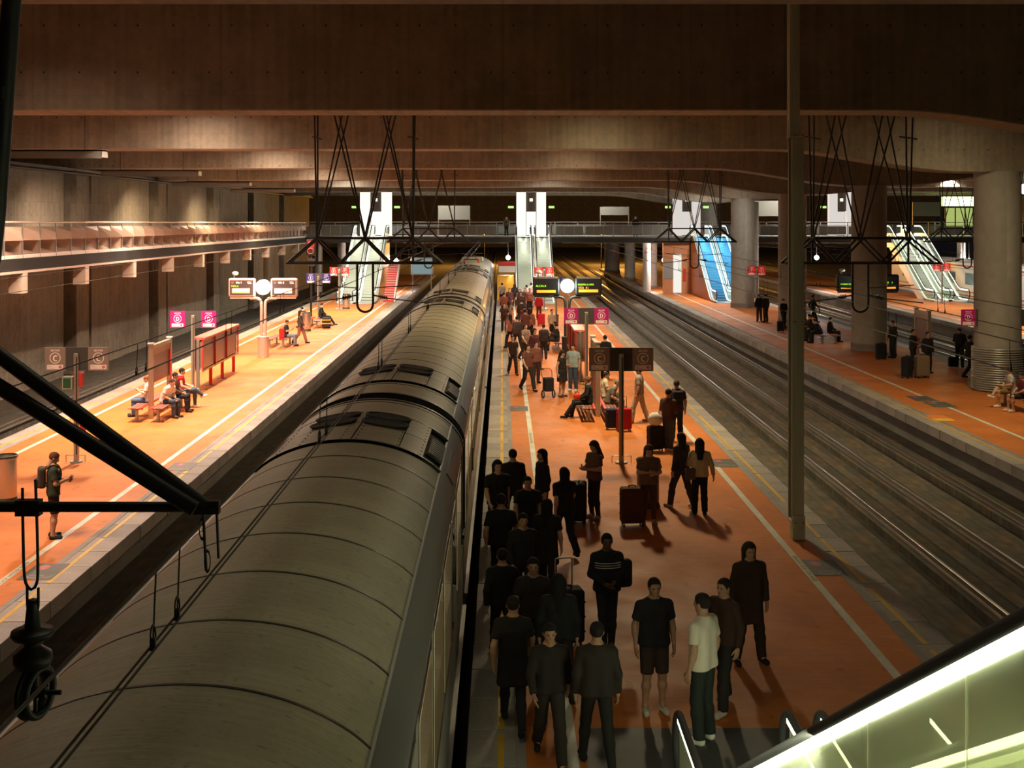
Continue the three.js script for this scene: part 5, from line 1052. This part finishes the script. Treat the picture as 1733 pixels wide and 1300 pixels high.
// hurrying crowd between the white line and the train
const CROWD = [[842, 930, 'walk', 0.3], [868, 905, 'walk', PI + 0.2], [893, 955, 'walk', 0.1], [918, 900, 'stand', -1.2], [848, 1010, 'walk', PI], [885, 1045, 'walk', 0.2], [926, 1010, 'stride', PI - 0.3], [850, 1120, 'walk', PI + 0.1], [902, 1150, 'walk', 0], [945, 1190, 'apart', PI], [868, 1235, 'walk', PI], [930, 1290, 'walk', 0.1], [955, 940, 'walk', PI + 0.4], [1010, 1300, 'stride', PI]];
const dk = ['#191614', '#221c18', '#141414', '#2a211b', '#1b1d1f'];
CROWD.forEach(([x, y, pose, turn], k) => person({ at: G(x, y), turn, h: 1.64 + 0.13 * hash(k, 3, 3), pose, lod: 'mid', skin: k % 3 ? 'tan' : 'fair', top: dk[k % 5], sleeve: k % 2 ? 'long' : 'short', hem: k % 4 === 2 ? 'coat' : 'hip', pants: dk[(k + 2) % 5], cut: k % 3 === 1 ? 'slim' : 'trousers', hair: k % 3 === 0 ? 'long' : 'short', hairc: '#120d09', label: `${k % 3 === 0 ? 'long-haired' : 'short-haired'} traveller in ${['dark grey', 'charcoal brown', 'black', 'dark brown', 'slate'][k % 5]} ${k % 4 === 2 ? 'coat' : k % 2 ? 'long sleeves' : 't-shirt'}${k % 3 === 1 ? ', slim trousers' : ''} in crowd beside the train`, group: 'crowd beside the near carriage' }));
suitcase(G(957, 1094), 0.2, '#0f0e0d', 'large black trolley case at the edge of the hurrying crowd', 1.3);
// people boarding further along the train
const farTone = ['#6b4038', '#8a5a4e', '#3a2420', '#5c2f33', '#7d6a60', '#2a1f1d', '#94554a', '#463a3a'];
for (let k = 0; k < 22; k++) { const d = 44 + (k >> 1) * 4.1 + hash(k, 1, 1) * 2.5, x = -0.05 + hash(k, 5, 2) * 1.7 + (k % 2) * 0.25; person({ at: [x, 0, -d], turn: hash(k, 8, 8) > 0.5 ? PI - 0.4 + hash(k, 2, 9) : -0.3 + hash(k, 2, 9), h: 1.6 + 0.2 * hash(k, 3, 4), pose: ['walk', 'stand', 'walk', 'stride'][k % 4], lod: 'far', top: farTone[k % 8], sleeve: k % 2 ? 'long' : 'short', pants: ['#2a2022', '#3c2c2a', '#1f1c20'][k % 3], hair: k % 3 ? 'short' : 'long', hairc: '#2a1a12', label: `${k % 3 ? 'short-haired' : 'long-haired'} traveller in ${['rust', 'dusty pink', 'dark brown', 'maroon', 'grey beige', 'near-black', 'brick red', 'slate'][k % 8]} ${k % 2 ? 'long sleeves' : 't-shirt'}, ${['plum', 'brown', 'black'][k % 3]} trousers in distant throng`, group: 'throng along the distant carriages' }); }
// group at the map board on the train platform
person({ at: G(951, 672), turn: 0.9, h: 1.68, pose: 'hold', lod: 'mid', top: '#161214', sleeve: 'none', pants: '#151214', cut: 'skirt', shoes: '#5a3a2c', hair: 'long', hairc: '#0c0908', skin: 'tan', label: 'woman with long black hair in a short black dress near the map board' });
person({ at: G(970, 662), turn: -0.4, h: 1.76, pose: 'stand', lod: 'mid', skin: 'tan', top: '#8ea0a4', sleeve: 'short', pants: '#33465a', shoes: '#e4ded4', label: 'man in pale blue t-shirt and jeans beside the black dress' });
{ const c = G(928, 674); const b = thing('pushchair', 'small black folded pushchair by the woman in the black dress', 'pushchair', c, 0.3); part('seat', rbox(0.36, 0.5, 0.3, 0.06, 0, 0.5, 0, 3), cloth('#121212'), b); for (const s of [-0.2, 0.2]) part('wheel', new THREE.TorusGeometry(0.13, 0.025, 8, 24).rotateY(PI / 2).translate(s, 0.155, 0), mat.rubber, b); part('handle', tube([V(-0.18, 0.7, -0.1), V(-0.18, 1.0, -0.25), V(0.18, 1.0, -0.25), V(0.18, 0.7, -0.1)], 0.012, 24, 6), mat.steelDark, b); }
person({ at: [2.78, 0, -38.3], turn: -PI / 2, h: 1.74, pose: 'sitOut', lod: 'mid', top: '#14161a', sleeve: 'long', pants: '#16181d', shoes: '#0e0e0f', hair: 'bun', hairc: '#6b4a2a', label: 'fair-haired person all in black on the bench facing the train' });
{ const b = thing('small_bag', 'little orange red bag on the lap of the person in black', 'bag', [2.42, 0.62, -38.2], 0.4); part('bag_body', rbox(0.24, 0.16, 0.14, 0.05, 0, 0.1, 0, 3), cloth('#d8371c'), b); part('strap', tube([V(-0.09, 0.17, 0), V(0, 0.25, 0), V(0.09, 0.17, 0)], 0.01, 14, 6), cloth('#8f2413'), b); }
person({ at: [3.46, 0, -38.4], turn: PI / 2 - 0.2, h: 1.72, pose: 'sitLean', lod: 'mid', top: '#6f655c', sleeve: 'short', pants: '#4b4a44', shoes: '#2a2724', hair: 'short', hairc: '#8a7a66', label: 'person in grey t-shirt bent forward on the bench, back to the train' });
person({ at: [3.46, 0, -39.7], turn: PI / 2, h: 1.7, pose: 'sit', lod: 'mid', top: '#c8bda4', sleeve: 'short', pants: '#3a3a3a', label: 'person in pale top seated behind the grey t-shirt on the bench' });
const g15 = G(1082, 716); person({ at: g15, turn: -1.9, h: 1.78, pose: 'stride', lod: 'mid', top: '#8c7f78', sleeve: 'short', pants: '#a3968a', shoes: '#9a8f84', skin: 'tan', hairc: '#0f0c0a', label: 'man in grey t-shirt and pale trousers pulling a red suitcase' });
suitcase(G(1056, 730), 0.15, '#a51220', 'bright red suitcase at the foot of the sector sign', 1.05);
suitcase(G(1036, 727), 0.15, '#1c2547', 'navy blue suitcase standing against the red one', 0.95, false);
person({ at: G(1024, 640), turn: PI, h: 1.74, pose: 'stand', lod: 'far', top: '#17110d', sleeve: 'long', pants: '#1a1512', label: 'dark figure standing behind the grey sector sign on the train platform' });
// beyond the displays on the train platform
[[2.65, 57.6, 'sitPhone', -PI / 2, '#20160f', 'person in dark brown seated on the bench past the display posts'], [2.65, 58.8, 'sit', -PI / 2, '#3a332c', 'person in grey brown seated second on the bench past the displays'], [3.45, 58.2, 'sitLean', PI / 2, '#19130f', 'person in black leaning forward on the bench past the displays']].forEach(([x, d, pose, turn, top, label]) => person({ at: [x, 0, -d], turn, pose, lod: 'far', top, sleeve: 'long', pants: '#1a1614', label }));
person({ at: G(934, 574), turn: 0.6, h: 1.6, pose: 'stand', lod: 'far', top: '#b4a898', sleeve: 'short', pants: '#171412', label: 'person in pale top standing by the distant bench' });
person({ at: G(912, 540), turn: 0.2, h: 1.62, pose: 'stand', lod: 'far', top: '#b3182a', sleeve: 'long', pants: '#5a1d24', hair: 'long', hairc: '#2a1510', label: 'woman dressed in red near the distant litter bin' });
suitcase(G(916, 551), 0.1, '#b0122a', 'bright red suitcase in front of the woman dressed in red', 1.05, false);
person({ at: G(891, 524), turn: PI, h: 1.74, pose: 'walk', lod: 'far', top: '#c9a9a0', sleeve: 'short', pants: '#2c2a2e', label: 'person in pale pink shirt walking to the train platform escalators' });
person({ at: G(899, 520), turn: PI, h: 1.78, pose: 'stand', lod: 'far', top: '#d2c6c2', sleeve: 'short', pants: '#8a7f78', label: 'person in white shirt and beige trousers at the train platform escalators' });
suitcase(G(893, 527), 0.1, '#17161a', 'small black suitcase wheeled towards the train platform escalators', 0.9);
// wall-side platform
const lm = G(90, 911); const pm1 = person({ at: lm, turn: 2.0, h: 1.74, pose: 'phone', lod: 'near', skin: 'tan', top: '#2a3320', sleeve: 'short', pants: '#121112', cut: 'shorts', shoes: '#23302a', hairc: '#5a3218', label: 'man in olive hoodie and black shorts looking at his phone' });
backpack(pm1, '#3b2f26', 'in brown on the man in black shorts');
{ const b = thing('drink_bottle', 'red drink bottle at the thigh of the man in black shorts', 'bottle', [lm.x - 0.25, 0.62, lm.z + 0.16]); part('flask', cyl(0.035, 0.035, 0.2, 14, 0, 0.1, 0), cloth('#c41f3a'), b); part('lid', cyl(0.022, 0.022, 0.04, 12, 0, 0.22, 0), cloth('#e8e0d8'), b); }
person({ at: [-11.62, 0, -38.7], turn: -PI / 2 + 0.2, h: 1.72, pose: 'sitPhone', lod: 'mid', top: '#c9c2bc', sleeve: 'short', pants: '#4a5d80', shoes: '#2a2320', hairc: '#7a4a24', label: 'person in white t-shirt and jeans seated facing the retaining wall' });
person({ at: [-10.98, 0, -38.5], turn: PI / 2 - 0.4, h: 1.74, pose: 'sitLean', lod: 'mid', top: '#dcd6cc', sleeve: 'short', pants: '#3c4656', shoes: '#3a332e', hairc: '#3a1f10', label: 'person in loose white shirt bent forward on the bench under the map board' });
person({ at: [-10.95, 0, -39.5], turn: PI / 2, h: 1.72, pose: 'sit', lod: 'mid', skin: 'tan', top: '#5a3a30', sleeve: 'long', pants: '#191a1e', shoes: '#1c1a19', hairc: '#17100b', label: 'person in brown seated between the white shirt and the red waistcoat' });
person({ at: [-10.93, 0, -40.25], turn: PI / 2 + 0.1, h: 1.78, pose: 'sitCross', lod: 'mid', top: '#c4121a', sleeve: 'none', pants: '#46586e', cut: 'slim', shoes: '#e2dcd2', hairc: '#0f0b09', label: 'person in red waistcoat with legs crossed at the end of the bench' });
person({ at: [-10.9, 0, -59.7], turn: PI / 2, h: 1.72, pose: 'sitPhone', lod: 'far', top: '#1c1f24', sleeve: 'short', pants: '#67707f', skin: 'tan', hairc: '#4a2412', label: 'person in black t-shirt on the bench past the wall-side display' });
{ const b = thing('tall_bag', 'bright red bag standing on the bench past the wall-side display', 'bag', [-11.0, 0.455, -58.95], 0.1); part('bag_body', rbox(0.26, 0.5, 0.2, 0.06, 0, 0.25, 0, 3), cloth('#d81414'), b); part('strap', tube([V(-0.08, 0.48, 0), V(0, 0.58, 0), V(0.08, 0.48, 0)], 0.012, 14, 6), cloth('#8e0d0d'), b); }
person({ at: G(508, 582), turn: PI / 2, h: 1.72, pose: 'walk', lod: 'far', top: '#4a3a34', sleeve: 'long', pants: '#8a5648', hair: 'long', hairc: '#2a1a14', label: 'walking figure in grey brown before the litter bin on the wall side' });
person({ at: [-10.85, 0, -71.0], turn: PI / 2, h: 1.76, pose: 'sitOut', lod: 'far', top: '#121212', sleeve: 'long', pants: '#121213', label: 'person all in black seated behind the bin, legs stretched towards the train' });
person({ at: [-11.55, 0, -69.7], turn: -PI / 2, h: 1.7, pose: 'sitLean', lod: 'far', top: '#241012', sleeve: 'long', pants: '#1d1a1c', label: 'person in dark maroon seated with their back to the one in black' });
{ const b = thing('striped_bag', 'yellow striped holdall on the platform behind the bin', 'bag', [-10.3, 0, -69.2], 0.2); part('bag_body', rbox(0.5, 0.62, 0.4, 0.09, 0, 0.33, 0, 3), cloth('#1a1714'), b); for (const y of [0.3, 0.5]) part('band', rbox(0.51, 0.08, 0.41, 0.03, 0, y, 0), cloth('#d9a41e'), b); }
// column platform
person({ at: [17.42, 0, -40.55], turn: -PI / 2, h: 1.76, pose: 'sitCross', lod: 'mid', skin: 'tan', top: '#a9a39a', sleeve: 'short', pants: '#7d6238', cut: 'shorts', shoes: '#ece7dc', hairc: '#15100c', label: 'man in beige shorts and white trainers seated against the jacketed column' .replace('against', 'by') });
person({ at: [17.42, 0, -39.55], turn: -PI / 2 + 0.1, h: 1.7, pose: 'sit', lod: 'mid', skin: 'tan', top: '#5c1a1a', sleeve: 'short', pants: '#151413', cut: 'shorts', shoes: '#d8d2c8', label: 'person in dark red with bare knees seated beside the beige shorts man' });
const sil = [[1511, 606, 'hold', -1.2, '#16120f', 'dark figure with arm raised behind a luggage heap at the second column'], [1570, 632, 'stand', 0.3, '#1c1510', 'dark figure behind the beige suitcase on the column platform'], [1545, 626, 'front', 0.8, '#241a12', 'stooping dark figure between two suitcases on the column platform'], [1624, 622, 'hold', 2.6, '#151c2b', 'figure in dark blue carrying a black bag beside the jacketed column'], [1641, 640, 'walk', 1.8, '#1d1511', 'dark figure half hidden by the jacketed column'], [1376, 547, 'walk', 1.7, '#120f0e', 'slender dark figure walking between the pale mast and the displays'], [1285, 544, 'stand', PI, '#13100f', 'dark figure in khaki trousers chatting past the third column'], [1296, 545, 'stand', PI + 0.6, '#15110f', 'tall dark figure chatting beside khaki trousers'], [1326, 556, 'front', 0.5, '#171310', 'dark figure waiting beside a black case past the pale mast']];
for (const [x, y, pose, turn, top, label] of sil) person({ at: G(x, y), turn, h: 1.74, pose, lod: 'far', skin: 'tan', top, sleeve: 'long', pants: label.includes('khaki trousers chatting') ? '#3a3424' : '#15120f', label });
suitcase(G(1560, 640), 0.2, '#7d6a50', 'big beige suitcase on the column platform', 1.35, false);
suitcase(G(1535, 640), 0.9, '#12141a', 'dark suitcase next to the big beige one', 1.3, false);
suitcase(G(1491, 609), 0.1, '#101318', 'dark suitcase in the luggage heap at the second column', 1.1, false);
{ const c = G(1612, 621); const b = thing('hand_bag', 'black bag held low by the figure in dark blue', 'bag', [c.x, 0.0, c.z + 0.1]); part('bag_body', rbox(0.42, 0.42, 0.2, 0.05, 0, 0.23, 0, 3), cloth('#0d0d0e'), b); part('handle', tube([V(-0.12, 0.42, 0), V(-0.08, 0.62, 0), V(0.08, 0.62, 0), V(0.12, 0.42, 0)], 0.012, 20, 6), cloth('#0d0d0e'), b); }
suitcase(G(1321, 562), 0.1, '#0f0e0e', 'black case at the feet of a dark figure past the pale mast', 0.9);
[[16.45, 61.2, 'sitLean', -PI / 2, 'dark figure hunched at one end of the bench by the second column'], [16.45, 62.3, 'sit', -PI / 2, 'dark figure sitting upright on the bench by the second column'], [16.45, 63.2, 'sitPhone', -PI / 2, 'dark figure with a phone on the bench by the second column'], [17.1, 61.6, 'sit', PI / 2, 'dark figure seated with back to the hunched one']].forEach(([x, d, pose, turn, label]) => person({ at: [x, 0, -d], turn, pose, lod: 'far', top: '#14100e', sleeve: 'long', pants: '#171312', label }));
// on the far walkway
person({ at: [(1077 - CX) * 102 / F, DECK, -102.6], turn: 0, h: 1.75, pose: 'stand', lod: 'far', top: '#151210', sleeve: 'long', pants: '#12100f', label: 'dark figure leaning at the far walkway railing over the empty tracks' });
person({ at: [(857 - CX) * 102 / F, DECK, -102.6], turn: 0, h: 1.7, pose: 'stand', lod: 'far', top: '#6a5a4e', sleeve: 'short', pants: '#2a2624', label: 'figure in light brown at the far walkway railing above the train' });

renderer.render(scene, camera);
